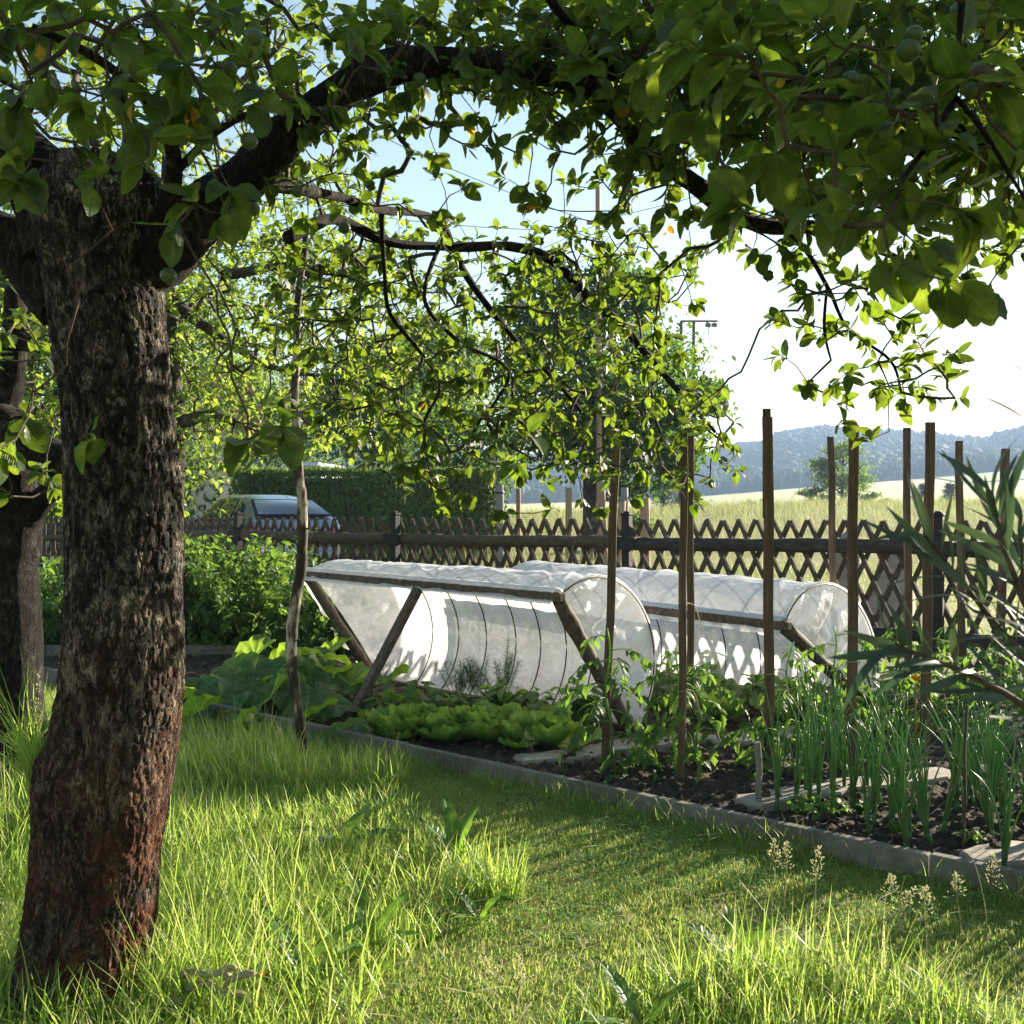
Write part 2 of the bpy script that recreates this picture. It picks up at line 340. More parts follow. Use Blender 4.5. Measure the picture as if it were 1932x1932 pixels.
M['lawnbase']=surf('lawn_ground',[(.35,(.08,.12,.022)),(.52,(.15,.17,.042)),(.7,(.27,.2,.1))],3.2,8,.95,.7,dist=.02,second=(90,[(.35,g3(.55)),(.65,g3(1.2))]))
M['meadowbase']=surf('meadow_ground',[(.3,(.13,.15,.04)),(.5,(.22,.22,.075)),(.72,(.33,.28,.13))],.35,9,.95,.8,dist=.05,second=(7,[(.35,g3(.7)),(.65,g3(1.15))]))
M['wheat']=surf('grain_field',[(.35,(.42,.4,.15)),(.65,(.52,.47,.2))],.02,6,.95,0)
M['greenfield']=surf('green_field',[(.35,(.16,.26,.08)),(.65,(.22,.32,.1))],.02,6,.95,0)
M['hill']=surf('hill_ground',[(.35,(.03,.05,.02)),(.65,(.05,.07,.03))],.02,6,.95,0)
M['forest']=leafmat('forest_foliage',[(.025,.05,.02),(.04,.075,.025),(.055,.09,.03)],[(.06,.1,.03)],.1,.8,.1)
M['hoop']=plain('black_pipe',(.02,.014,.012),.5)
M['paint']=plain('grey_blue_paint',(.22,.25,.32),.25,.6,.5,1.0)
M['glass']=plain('tinted_glass',(.03,.045,.05),.05,0,1.0,1.0)
M['rubber']=plain('black_rubber',(.015,.015,.015),.7)
M['chrome']=plain('bright_trim',(.6,.6,.62),.2,1.0)
M['redlamp']=plain('red_lamp_plastic',(.6,.02,.015),.2,0,.5,1.0)
M['white']=plain('white_paint',(.72,.73,.76),.35,0,.5,.5)
M['iron']=surf('rusty_steel',[(.35,(.15,.07,.05)),(.65,(.25,.12,.085))],8,5,.8,.2)
M['steel']=plain('galvanised_steel',(.4,.42,.44),.4,.7)
M['pipe']=surf('grey_fibre_cement',[(.3,(.16,.15,.16)),(.7,(.24,.225,.24))],9,6,.8,.2)
M['pole']=surf('wooden_pole',[(.3,(.22,.15,.1)),(.7,(.4,.29,.2))],10,6,.8,.4,stretch=(3,3,.2))
M['rod']=plain('rusty_rod',(.05,.03,.022),.7)
M['fruit']=surf('green_apple_skin',[(.3,(.035,.07,.022)),(.7,(.07,.12,.035))],30,3,.35,0)
M['root']=surf('pale_root',[(.3,(.16,.13,.07)),(.7,(.34,.3,.19))],12,6,.7,.5,stretch=(1,1,1),dist=.004)
M['plaster']=surf('grey_plaster',[(.3,(.4,.4,.4)),(.7,(.52,.52,.5))],5,5,.9,.1)
M['rooftile']=surf('red_roof_tiles',[(.3,(.3,.1,.06)),(.7,(.42,.16,.1))],9,5,.8,.3)
M['orange']=plain('orange_petal',(.8,.28,.02),.5)
M['wire']=plain('dark_wire',(.02,.02,.022),.6)
M['paving']=surf('grey_road',[(.35,(.22,.22,.24)),(.65,(.3,.3,.32))],10,7,.9,.2)
def filmmat():
    m,nt,o=newmat('plastic_film'); L=nt.links
    tx=N(nt,'ShaderNodeTexCoord'); mp=N(nt,'ShaderNodeMapping'); mp.inputs['Scale'].default_value=(1,1,1)
    L.new(tx.outputs['Object'],mp.inputs['Vector'])
    wn=N(nt,'ShaderNodeTexNoise',Scale=1.6,Detail=2.0); L.new(mp.outputs[0],wn.inputs['Vector'])
    wm=N(nt,'ShaderNodeMix',data_type='RGBA',blend_type='LINEAR_LIGHT'); wm.inputs[0].default_value=.12
    L.new(mp.outputs[0],wm.inputs[6]); L.new(wn.outputs['Color'],wm.inputs[7])
    m2=N(nt,'ShaderNodeMapping'); m2.inputs['Rotation'].default_value=(.5,.7,.8); m2.inputs['Scale'].default_value=(.9,9,9); L.new(wm.outputs[2],m2.inputs['Vector'])
    no=N(nt,'ShaderNodeTexNoise',Scale=1.4,Detail=5.0); no.inputs['Roughness'].default_value=.6; L.new(m2.outputs[0],no.inputs['Vector'])
    m3=N(nt,'ShaderNodeMapping'); m3.inputs['Rotation'].default_value=(-.6,-.4,.3); m3.inputs['Scale'].default_value=(8,1.2,8); L.new(wm.outputs[2],m3.inputs['Vector'])
    n2=N(nt,'ShaderNodeTexNoise',Scale=1.1,Detail=4.0); L.new(m3.outputs[0],n2.inputs['Vector'])
    rid=[]
    for q,w_ in ((no,.04),(n2,.032)):
        s_=N(nt,'ShaderNodeMath',operation='SUBTRACT'); s_.inputs[1].default_value=.5; L.new(q.outputs['Fac'],s_.inputs[0])
        ab=N(nt,'ShaderNodeMath',operation='ABSOLUTE'); L.new(s_.outputs[0],ab.inputs[0])
        rid.append(ramp(nt,ab.outputs[0],[(0,g3(1)),(w_,g3(0))]))
    mxx=N(nt,'ShaderNodeMath',operation='MAXIMUM'); L.new(rid[0],mxx.inputs[0]); L.new(rid[1],mxx.inputs[1])
    msk=N(nt,'ShaderNodeTexNoise',Scale=2.2,Detail=2.0); L.new(tx.outputs['Object'],msk.inputs['Vector'])
    mk_=N(nt,'ShaderNodeMath',operation='MULTIPLY'); L.new(mxx.outputs[0],mk_.inputs[0]); L.new(ramp(nt,msk.outputs['Fac'],[(.38,g3(.2)),(.55,g3(1))]),mk_.inputs[1]); mxx=mk_
    crease=mxx.outputs[0]
    b=N(nt,'ShaderNodeBump',Strength=.3,Distance=.008); L.new(mxx.outputs[0],b.inputs['Height'])
    tr=N(nt,'ShaderNodeBsdfTranslucent'); L.new(ramp(nt,crease,[(0,(.74,.735,.74)),(1,(1,.99,.97))]),tr.inputs['Color']); L.new(b.outputs[0],tr.inputs['Normal'])
    df=N(nt,'ShaderNodeBsdfDiffuse'); df.inputs['Color'].default_value=(.93,.94,.97,1); L.new(b.outputs[0],df.inputs['Normal'])
    gl=N(nt,'ShaderNodeBsdfGlossy',Roughness=.22); L.new(b.outputs[0],gl.inputs['Normal']); gl.inputs['Color'].default_value=(.9,.9,.9,1)
    tp=N(nt,'ShaderNodeBsdfTransparent'); tp.inputs['Color'].default_value=(.95,.96,.96,1)
    a=N(nt,'ShaderNodeMixShader',Fac=.5); L.new(tr.outputs[0],a.inputs[1]); L.new(df.outputs[0],a.inputs[2])
    g=N(nt,'ShaderNodeMixShader',Fac=.1); L.new(a.outputs[0],g.inputs[1]); L.new(gl.outputs[0],g.inputs[2])
    mr=N(nt,'ShaderNodeMapRange'); mr.inputs['To Min'].default_value=.13; mr.inputs['To Max'].default_value=.04; L.new(crease,mr.inputs['Value'])
    t=N(nt,'ShaderNodeMixShader'); L.new(mr.outputs[0],t.inputs[0]); L.new(g.outputs[0],t.inputs[1]); L.new(tp.outputs[0],t.inputs[2])
    L.new(t.outputs[0],o.inputs['Surface']); return m
M['film']=filmmat()
# ------------------------------------------------------------------ light, sky, camera
AZ=math.radians(50); EL=math.radians(17)
sun_dir=Vector((math.sin(AZ)*math.cos(EL), math.cos(AZ)*math.cos(EL), math.sin(EL)))
W=bpy.data.worlds.new("World"); SC.world=W; W.use_nodes=True; nt=W.node_tree; nt.nodes.clear()
sky=nt.nodes.new('ShaderNodeTexSky'); sky.sky_type='NISHITA'; sky.sun_disc=False
sky.sun_elevation=EL; sky.sun_rotation=AZ; sky.air_density=1.5; sky.dust_density=.4; sky.ozone_density=1.5
bg=nt.nodes.new('ShaderNodeBackground'); bg.inputs['Strength'].default_value=.056
wo=nt.nodes.new('ShaderNodeOutputWorld'); nt.links.new(sky.outputs[0],bg.inputs[0]); nt.links.new(bg.outputs[0],wo.inputs[0])
sl=bpy.data.lights.new('sun','SUN'); sl.energy=5.0; sl.angle=math.radians(.5); sl.color=(1,.88,.7)
so=bpy.data.objects.new('sun',sl); COL.objects.link(so); so.rotation_euler=sun_dir.to_track_quat('Z','Y').to_euler()
cd=bpy.data.cameras.new('camera'); cam=bpy.data.objects.new('camera',cd); COL.objects.link(cam); SC.camera=cam
cam.location=(0,0,EYE); cam.rotation_euler=(math.pi/2,0,0); cd.sensor_width=36; cd.lens=36*FPX/1932
cd.clip_start=.05; cd.clip_end=6000; cd.dof.use_dof=True; cd.dof.focus_distance=6.0; cd.dof.aperture_fstop=13
SC.view_settings.view_transform='Standard'; SC.view_settings.look='None'; SC.view_settings.exposure=1.95; SC.view_settings.gamma=1
SC.cycles.use_denoising=True
SC.cycles.max_bounces=8; SC.cycles.transparent_max_bounces=12; SC.cycles.diffuse_bounces=3; SC.cycles.glossy_bounces=2; SC.cycles.transmission_bounces=6; SC.cycles.volume_bounces=1
# ------------------------------------------------------------------ terrain
def interp(x, xs, ys): return np.interp(x, xs, ys)
def sstep(a,b,x): t=np.clip((x-a)/(b-a),0,1); return t*t*(3-2*t)
RID=[(-700,770),(300,800),(900,860),(1200,868),(1330,866),(1390,842),(1440,838),(1470,820),(1560,812),(1620,818),(1750,822),(1850,838),(1885,828),(1932,812),(2100,800),(3200,830)]
def Hg(x,y):
    x=np.asarray(x,float); y=np.asarray(y,float); yy=np.maximum(y,1.)
    u=966+FPX*np.clip(x/yy,-1,1.2)
    zc=EYE+(966-interp(u,[0,700,1100,1500,1932],[972,975,970,954,950]))/FPX*60
    zf=EYE+(966-interp(u,[600,1206,1686,1932,2400],[958,946,908,888,880]))/FPX*450
    zr=EYE+(966-interp(u,[a for a,b in RID],[b+16 for a,b in RID]))/FPX*900
    z=np.where(y<60, zc*sstep(12,60,yy), 0)
    z=np.where((y>=60)&(y<130), zc+(-1.0-zc)*sstep(60,130,yy), z)
    z=np.where((y>=130)&(y<450), -1.0+(zf+1.0)*((np.clip(yy,130,450)-130)/320)**1.0, z)
    z=np.where((y>=450)&(y<900), zf+(zr-zf)*sstep(430,900,yy), z)
    z=np.where(y>=900, zr*(1-.35*sstep(900,2600,yy)), z)
    return z
def sheet(name, xs_fn, ys, mat, nx=80, dz=0.0, label=None):
    mb=MB(); V=[]
    for y in ys:
        a,b=xs_fn(y); x=np.linspace(a,b,nx); V.append(np.stack([x,np.full(nx,y),Hg(x,np.full(nx,y))+dz],-1))
    V=np.concatenate(V); i=np.arange(len(ys)-1)[:,None]*nx; j=np.arange(nx-1)[None,:]
    mb.add(V,np.stack([i+j,i+j+1,i+nx+j+1,i+nx+j],-1).reshape(-1,4))
    o=mb.build(name,mat); return tag(o,kind='structure')
wide=lambda y:(-(y*.9+25),y*.9+25)
sheet('lawn',lambda y:(-25,25),list(np.linspace(-8,12,14)),M['lawnbase'],30)
sheet('meadow',wide,list(np.linspace(12,60,30))+[66,72,80,90,105,130],M['meadowbase'])
sheet('grain_field',wide,list(np.linspace(130,450,24)),M['wheat'])
sheet('hill',wide,list(np.linspace(450,900,24))+[1100,1500,2200,2600],M['hill'])
# green field strip high on the right
mb=MB(); ys=np.linspace(330,452,8); V=[]
for k,y in enumerate(ys):
    x=np.linspace((.425-.03*k/7)*y,.8*y,30); V.append(np.stack([x,np.full(30,y),Hg(x,np.full(30,y))+.3],-1))
V=np.concatenate(V); i=np.arange(7)[:,None]*30; j=np.arange(29)[None,:]
mb.add(V,np.stack([i+j,i+j+1,i+30+j+1,i+30+j],-1).reshape(-1,4)); tag(mb.build('green_field',M['greenfield']),kind='structure')
# forest on the hill: many small crowns
mb=MB(); n=12000
yy=450+(rng.random(n)**.8)*460; xx=(rng.uniform(-.25,.62,n))*yy
zz=Hg(xx,yy); hh=rng.uniform(6,9.5,n)*(.75+.5*vnoise(xx,yy,.02,3)); con=(vnoise(xx,yy,.012,5)+rng.normal(0,.12,n))>.5
def coneT():
    V=[];F=[];k=7
    for i,(r,z) in enumerate(((.0,.0),(.3,.12),(.17,.4),(.22,.42),(.1,.7),(.13,.72),(0.01,1.0))):
        for a in range(k): V.append([r*math.cos(a/k*6.283+i),r*math.sin(a/k*6.283+i),z])
    for i in range(6):
        for a in range(k): F.append([i*k+a,i*k+(a+1)%k,(i+1)*k+(a+1)%k,(i+1)*k+a])
    return np.array(V),[np.array(F)]
def lumpT(seed):
    r=np.random.default_rng(seed); import bmesh
    bm=bmesh.new(); bmesh.ops.create_icosphere(bm,subdivisions=2,radius=.5)
    V=np.array([v.co[:] for v in bm.verts]); F=np.array([[v.index for v in f.verts] for f in bm.faces]); bm.free()
    V*=(1+.16*r.normal(size=(len(V),1))); V[:,2]=V[:,2]*1.0+.5; V[:,:2]*=.85; return V,[F]
def rz(a):
    c,s=np.cos(a),np.sin(a); z=0*a; return np.stack([np.stack([c,-s,z],-1),np.stack([s,c,z],-1),np.stack([z,z,z+1],-1)],-2)
for T,q in ((coneT(),con),(lumpT(1),(~con)&(np.arange(n)%2==0)),(lumpT(2),(~con)&(np.arange(n)%2==1))):
    inst(mb,T,np.stack([xx,yy,zz-.5],-1)[q],rz(rng.uniform(0,6.28,q.sum())),hh[q],smooth=True)
tag(mb.build('forest',M['forest']),'dense blue green wood covering the far hills','wood',kind='stuff')
# haze
mh,nth,oh=newmat('haze_air'); pv=N(nth,'ShaderNodeVolumePrincipled'); pv.inputs['Density'].default_value=.00045
pv.inputs['Color'].default_value=(.45,.63,1,1); pv.inputs['Anisotropy'].default_value=.2; nth.links.new(pv.outputs[0],oh.inputs['Volume'])
HAZE=True
if HAZE:
    mb=MB(); box(mb,(0,1500,59),(7000,3300,124)); hz=mb.build('haze',mh); tag(hz,'thin pale morning haze over fields and hills','haze',kind='stuff'); hz.display_type='WIRE'
# ------------------------------------------------------------------ soil bed
def soilz(x,y): 
    return .045+.03*(vnoise(x,y,3.1,1)-.5)+.035*(vnoise(x,y,11,2)-.5)+.035*(vnoise(x,y,27,3)-.5)**1+.02*(vnoise(x,y,60,6)-.5)
def patch(name, s0,s1,t0,t1, step, mat):
    ss=np.arange(s0,s1+1e-6,step); tt=np.arange(t0,t1+1e-6,step); A,B=np.meshgrid(ss,tt)
    X=C0[0]+CD[0]*A+CN[0]*B; Y=C0[1]+CD[1]*A+CN[1]*B
    V=np.stack([X,Y,soilz(X,Y)],-1).reshape(-1,3); n=len(ss); i=np.arange(len(tt)-1)[:,None]*n; j=np.arange(n-1)[None,:]
    mb=MB(); mb.add(V,np.stack([i+j,i+j+1,i+n+j+1,i+n+j],-1).reshape(-1,4)); o=mb.build(name,mat); return tag(o,kind='structure')
patch('garden_soil',-3.5,6,.045,2.3,.017,M['soil'])
patch('garden_soil',-6.3,5.5,2.3+.0001,4.3,.035,M['soil'])
patch('garden_soil',-6.3,-3.5-.0001,.045,2.3,.03,M['soil'])
mb=MB(); nC=5200
A=rng.uniform(-.2,5.8,nC); B=np.abs(rng.normal(0,1.0,nC))+.07; X=C0[0]+CD[0]*A+CN[0]*B; Y=C0[1]+CD[1]*A+CN[1]*B
T=lumpT(5); inst(mb,T,np.stack([X,Y,soilz(X,Y)-.008],-1),rz(rng.uniform(0,6,nC)),np.minimum(rng.lognormal(-4.1,.55,nC),.06)[:,None]*np.array([[1.2,1,.8]]),smooth=False)
tag(mb.build('soil_crumbs',M['soil']),'dark crumbs and clods scattered over the bed','soil crumbs',kind='stuff')
# path stones
def stone(u,v,a,L,Wd,label,group='flat stepping stones across the bed'):
    c=G(u,v); mb=MB(); k=18; an=np.arange(k)/k*6.283
    r=np.stack([L/2*np.sign(np.cos(an))*np.abs(np.cos(an))**.6,Wd/2*np.sign(np.sin(an))*np.abs(np.sin(an))**.6],-1)*(1+.06*rng.normal(size=(k,1)))
    R=rotz(a)[:2,:2]; q=r@R.T; V=[]
    for sc,z in ((1.0,.02),(1.0,.06),(.95,.072),(.5,.074)): V+= [[c[0]+x*sc,c[1]+y*sc,z+.004*random.random()] for x,y in q]
    V.append([c[0],c[1],.075]); F=[[i*k+j,i*k+(j+1)%k,(i+1)*k+(j+1)%k,(i+1)*k+j] for i in range(3) for j in range(k)]
    T=[[3*k+j,3*k+(j+1)%k,4*k] for j in range(k)]
    mb.add(V,F,T,smooth=False); tag(mb.build('stepping_stone',M['stone'],origin=c),label,'stone',group)
AP=math.atan2(.38,.92)
for u,v,L,Wd,lb in ((1050,1447,.52,.2,'flat stone beside the kerb in front of the lettuce row'),(1120,1436,.4,.22,'flat stone behind the first tomato stake foot'),
    (1195,1425,.42,.24,'flat stone next to the film covered tunnel leg'),(1285,1414,.45,.2,'flat stone behind the doubled tomato stake'),
    (1395,1412,.42,.24,'flat stone left of the tallest tomato stake'),(1505,1399,.5,.26,'pale flat stone right of the tallest tomato stake'),(1610,1385,.45,.24,'flat stone between two tomato stakes far back'),
    (1452,1531,.36,.2,'flat stone at the short grey stake'),(1540,1515,.4,.18,'flat stone behind the yellow green parsley'),(1640,1500,.45,.2,'flat stone among the onions near the kerb'),(1740,1487,.45,.2,'flat stone deep between the onion stems'),
    (1905,1640,.4,.22,'pale flat stone at the right end of the kerb')):
    stone(u,v,AP+random.uniform(-.1,.1),L,Wd,lb)
# ------------------------------------------------------------------ kerb slabs
kl={-1:'concrete kerb slab beside the leaning crooked pole',0:'concrete kerb slab in front of the lettuce row',1:'concrete kerb slab in front of the first tomato stake',2:'concrete kerb slab beside the short grey stake',3:'concrete kerb slab below the onions',4:'concrete kerb slab at the right edge of the lawn'}
Rk=np.stack([np.append(CD,0),np.append(CN,0),[0,0,1]],1)
for k in range(-7,7):
    s0=k+.46-1+.0; 
    if s0+1<-6.2: continue
    mb=MB(); c=S(s0+.5,0); zj=.105+.004*random.uniform(-1,1)
    box(mb,(c[0],c[1],zj-.1),(.994,.05,.2),Rk@rotz(random.uniform(-.004,.004)),bev=.006)
    if k<-1: lb='concrete kerb slab of the left bed behind the big trunk'
    else: lb=kl.get(k-0,'concrete kerb slab at the far right end of the row')
    tag(mb.build('kerb_slab',M['concrete'],origin=(c[0],c[1],0)),lb,'kerb slab','concrete kerb slabs edging the bed')
for k,(x0,x1) in enumerate(((-5.6,-4.55),(-4.54,-3.5),(-3.49,-2.5))):
    mb=MB(); box(mb,((x0+x1)/2,10.35,.05),(x1-x0,.05,.2),bev=.006)
    tag(mb.build('kerb_slab',M['concrete'],origin=((x0+x1)/2,10.35,0)),'concrete kerb slab at the foot of the left raspberry bushes','kerb slab','rear kerb slabs by the raspberries')
# ------------------------------------------------------------------ lattice fence
FP=np.array([[9.2,6.3],[6.56,8.0],[3.92,9.7],[1.28,11.4],[-1.39,13.2],[-3.85,15.2],[-6.3,17.2],[-8.8,19.2]])[::-1]
seg=np.linalg.norm(np.diff(FP,axis=0),axis=1); cum=np.concatenate([[0],np.cumsum(seg)])
def fpath(s):
    s=np.clip(s,0,cum[-1]-1e-6); i=min(len(seg)-1,int(np.searchsorted(cum,s,side='right')-1)); t=(s-cum[i])/seg[i]
    p=FP[i]*(1-t)+FP[i+1]*t; d=(FP[i+1]-FP[i])/seg[i]; nrm=np.array([d[1],-d[0]])   # towards the camera
    return p,d,nrm
fence=empty('lattice_fence',(1.28,11.4,0),'long crossed picket fence with dark log rails behind the tunnels','fence')
def hr_pole(mb,a,b,w,t,nrm):       # half round picket
    a=np.asarray(a);b=np.asarray(b); z=unit(b-a); y=np.asarray(nrm,float); x=np.cross(y,z); prof=[(-w/2,-t*.3),(-w*.36,t*.45),(0,t*.7),(w*.36,t*.45),(w/2,-t*.3)]
    V=[]; L=np.linalg.norm(b-a)
    for e,q in ((0,a),(L,b)):
        for px,py in prof: V.append(q+x*px+y*py+ (z*(-.012*abs(px)/w*2) if e==0 else 0))
    k=5; F=[[i,(i+1)%k,k+(i+1)%k,k+i] for i in range(k)]
    mb.add(V,F,[[0,1,2]],[[0,2,3]],[[0,3,4]],[[5,7,6]],[[5,8,7]],[[5,9,8]],smooth=False)
pitch=.177
for si in range(len(seg)):
    mbp=MB(); a0,a1=cum[si],cum[si+1]; d=(FP[si+1]-FP[si])/seg[si]; nr=np.array([d[1],-d[0]])
    for k in range(int(a0/pitch)+1,int(a1/pitch)+1):
        s=k*pitch; j=lambda:random.uniform(-.012,.012)
        for sl_,off,ss in ((.59,.02,0),(-.59,-.025,-.03)):
            top=FP[si]+d*(s+ss-a0+j())+nr*off; bot=FP[si]+d*(s+ss+sl_-a0+j())+nr*off
            hr_pole(mbp,[*top,1.36+j()],[*bot,.05+j()],.052+random.uniform(-.006,.006),.035,[*nr,0])
    mbp.build('lattice_panel',M['picket'],fence)
    for z,rr in ((1.12,.068),(.31,.058)):
        mbr=MB(); q0=FP[si]+nr*.095; q1=FP[si+1]+nr*.095; n=22; tt=np.linspace(.02,.98,n)
        pts=[[*(q0*(1-t)+q1*t),z+.008*math.sin(t*5+si)] for t in tt]
        tube(mbr,pts,rr*(1+.05*rng.normal(size=n)),14,rough=.03)
        mbr.build('log_rail',M['logbrown'] if si<=3 and z>1 else M['log'],fence)
for i,p in enumerate(FP):
    d=(FP[min(i+1,len(FP)-1)]-FP[max(i-1,0)]); d=d/np.linalg.norm(d); nr=np.array([d[1],-d[0]]); q=p+nr*.095
    R=np.stack([np.append(d,0),np.append(nr,0),[0,0,1]],1)
    mb=MB(); box(mb,(*q,.7),(.09,.09,1.42),R,bev=.004); po=mb.build('post',M['black'],fence)
    mb=MB(); box(mb,(*q,1.425),(.11,.11,.03),R,bev=.008); box(mb,(*q,1.448),(.06,.06,.022),R,bev=.008); mb.build('post_cap',M['black'],po,origin=fence.location)
    mb=MB(); box(mb,(*(q+nr*.005),1.12),(.26,.15,.13),R,bev=.004); mb.build('rail_clamp',M['black'],fence)
for o in fence.children:
    for c in o.children: pass
# left garden fence with upright pickets
lf=empty('picket_fence',(-7.2,15.5,0),'dark upright picket fence seen left of the big trunk','fence')
mb=MB(); 
for k in range(24):
    x=-8.6+k*.135; box(mb,(x,15.5+.0*k,.68),(.07,.025,1.2),bev=.004)
mb.build('picket_panel',M['picket'],lf)
for z in (1.08,.35):
    mb=MB(); tube(mb,[[x,15.43,z+.005*math.sin(x*3)] for x in np.linspace(-8.7,-5.45,12)],.045,10,rough=.03); mb.build('log_rail',M['logbrown'],lf)
# ------------------------------------------------------------------ film tunnels
def tunnel(name,label,foot_n,foot_f,top_n,top_f,bul,nh,prop=None,seed=1,capfar=False,leg=.045,hoops=None,cat='film tunnel'):
    r=np.random.default_rng(seed)
    fn,ff,tn,tf=[np.asarray(a,float) for a in (foot_n,foot_f,top_n,top_f)]
    E=empty(name,fn,label,cat,'plastic film tunnels on wooden frames')
    def ring(s,a,off=0.0):      # s along the bed, a 0 (ground) .. pi (beam)
        A=fn+(ff-fn)*s; B=tn+(tf-tn)*s; c=(A+B)/2; e1=(A-B)/2; L=np.linalg.norm(e1)
        ax=unit(ff-fn); nn=np.cross(unit(e1),ax); nn=nn if nn[2]>0 else -nn
        f=1+off/L
        return c+e1*math.cos(a)*f+nn*math.sin(a)*L*bul*f
    hs=hoops if hoops is not None else np.linspace(0,1,nh)
    for h in hs:
        mb=MB(); tube(mb,[ring(h,a,-.012) for a in np.linspace(0.02,math.pi-.03,26)],.005,6); mb.build('hoop',M['hoop'],E)
    ns,na=300,110; mb=MB(); V=[]; foc=[(0,math.pi,1),(1,math.pi,1),(.42,math.pi,1),(.7,math.pi,.6),(.0,.1,1),(.55,.05,.8),(1,.1,1)]
    sg=np.linspace(-.0,1.0,ns)
    for s in sg:
        dh=min(abs(s-h) for h in hs); gap=1/len(hs)/2
        for a in np.linspace(-.02,math.pi+.12,na):
            sag=.016*min(1,dh/gap)*abs(math.sin(a))
            w=.006*noise.noise(Vector((s*9+seed*5,a*1.6,0)))+.004*noise.noise(Vector((s*26+a*5,a*2.5-s*9,seed)))+.003*noise.noise(Vector((s*14-a*9,a*6,seed+4)))
            for s0,a0,am in foc:
                ds_=(s-s0)*3.0; da_=(a-a0)*.58; q=math.hypot(ds_,da_); ph=math.atan2(da_,ds_)
                w+=.016*am*math.exp(-q*1.1)*min(1,q*5)*max(0,math.sin(ph*17+s0*9+2.5*noise.noise(Vector((ph*3,s0,seed)))))**5
            p=ring(s,a,.004+w-sag)
            if a<.12: p=p+unit(fn-tn)*0+np.array([.02*math.sin(s*40),.02*math.cos(s*33),0])
            p[2]=max(p[2],.035); V.append(p)
    i=np.arange(ns-1)[:,None]*na; j=np.arange(na-1)[None,:]
    mb.add(V,np.stack([i+j,i+j+1,i+na+j+1,i+na+j],-1).reshape(-1,4))
    # end cap gathered along the leg
    def cap(s,outw):
        A=fn+(ff-fn)*s; B=tn+(tf-tn)*s; V=[]; n1,n2=110,40; ax=unit(fn-ff)*outw
        for a in np.linspace(0,math.pi,n1):
            e=ring(s,a,.004); base=A+(B-A)*(.5-.5*math.cos(a))*1.0
            for t in np.linspace(0,1,n2):
                p=base+(e-base)*(t+.10*(1-t)); fold=.05*math.sin(a*11+t*3+seed+1.5*noise.noise(Vector((a*2,t*2,seed))))*math.sin(math.pi*min(1,t*1.05))*(.4+.6*t)+.03*math.sin(a*25+t*6+2*noise.noise(Vector((a*3,t*3,seed+3))))*t*(1-t)*2
                p=p+ax*(-.02+.04*t*(1-t)*2+fold*.7+.004*noise.noise(Vector((a*20,t*9,seed)))*8*t*(1-t)); V.append(p)
        i=np.arange(n1-1)[:,None]*n2; j=np.arange(n2-1)[None,:]
        mb.add(V,np.stack([i+j,i+j+1,i+n2+j+1,i+n2+j],-1).reshape(-1,4))
    cap(0,1)
    if capfar:
        cap(1,-1)
        A=ff;B=tf; V=[]; n1,n2=50,10
        for k,t in enumerate(np.linspace(0,1,n1)):
            b=A+(B-A)*t
            for m_,w in enumerate(np.linspace(0,1,n2)):
                wd=.13*(1+.35*math.sin(t*9)+.3*math.sin(t*23))
                V.append(b+unit(ff-fn)*(wd*w*.9)+np.array([0,0,-.02*w])+unit(tf-ff)*.0+np.cross(unit(ff-fn),unit(tf-ff))*(.035*math.sin(w*9+t*21)*w+.02))
        i=np.arange(n1-1)[:,None]*n2; j=np.arange(n2-1)[None,:]
        mb.add(V,np.stack([i+j,i+j+1,i+n2+j+1,i+n2+j],-1).reshape(-1,4))
    mb.build('film_cover',M['film'],E)
    side=unit(ff-fn)
    # film rolled over the beam
    mb=MB(); V=[];ns=120; na=8
    for s in np.linspace(-.005,1.005,ns):
        c=tn+(tf-tn)*s; 
        for k in range(na):
            a=math.radians(150-k*120/(na-1)); back=unit(np.array([-(tf-tn)[1],(tf-tn)[0],0]))
            if np.dot(back,[fn[0]-tn[0],fn[1]-tn[1],0])<0: back=-back
            rr=.052+.006*noise.noise(Vector((s*40,k*.7,seed)))
            V.append(c+back*rr*math.cos(math.pi-a)*-1+np.array([0,0,1])*(rr*math.sin(a)+.004))
    i=np.arange(ns-1)[:,None]*na; j=np.arange(na-1)[None,:]
    mb.add(V,np.stack([i+j,i+j+1,i+na+j+1,i+na+j],-1).reshape(-1,4)); mb.build('film_edge',M['film'],E)
    mb=MB(); d=unit(tf-tn); plank(mb,tn-d*.05,tf+d*.05,.06,.06,side=[0,0,1],bev=.008); mb.build('beam',M['beam'],E)
    for a,b in ((fn,tn),(ff,tf)):
        mb=MB(); b2=b-unit(b-a)*.03; tube(mb,[a+(b2-a)*t for t in np.linspace(-.03,1,14)],.043+.004*rng.normal(size=14),9,rough=.03); mb.build('leg',M['beam'],E)
    mb=MB(); plank(mb,fn+np.array([0,0,.03]),ff+np.array([0,0,.03]),.05,.05,side=[0,0,1],bev=.005); mb.build('base_rail',M['beam'],E)
    if prop:
        mb=MB(); plank(mb,prop[0],prop[1],.075,.045,side=unit(tf-tn),bev=.005); mb.build('prop',M['beam'],E)
    return E
t1n=P(1050,1127,6.30); t1f=P(578,1084,8.35)
dz=.95; t1n[2]=.945; t1f[2]=.96
p0=G(653,1372); pt=t1n+(t1f-t1n)*.45
pt=P(800,1108,1); k_=None
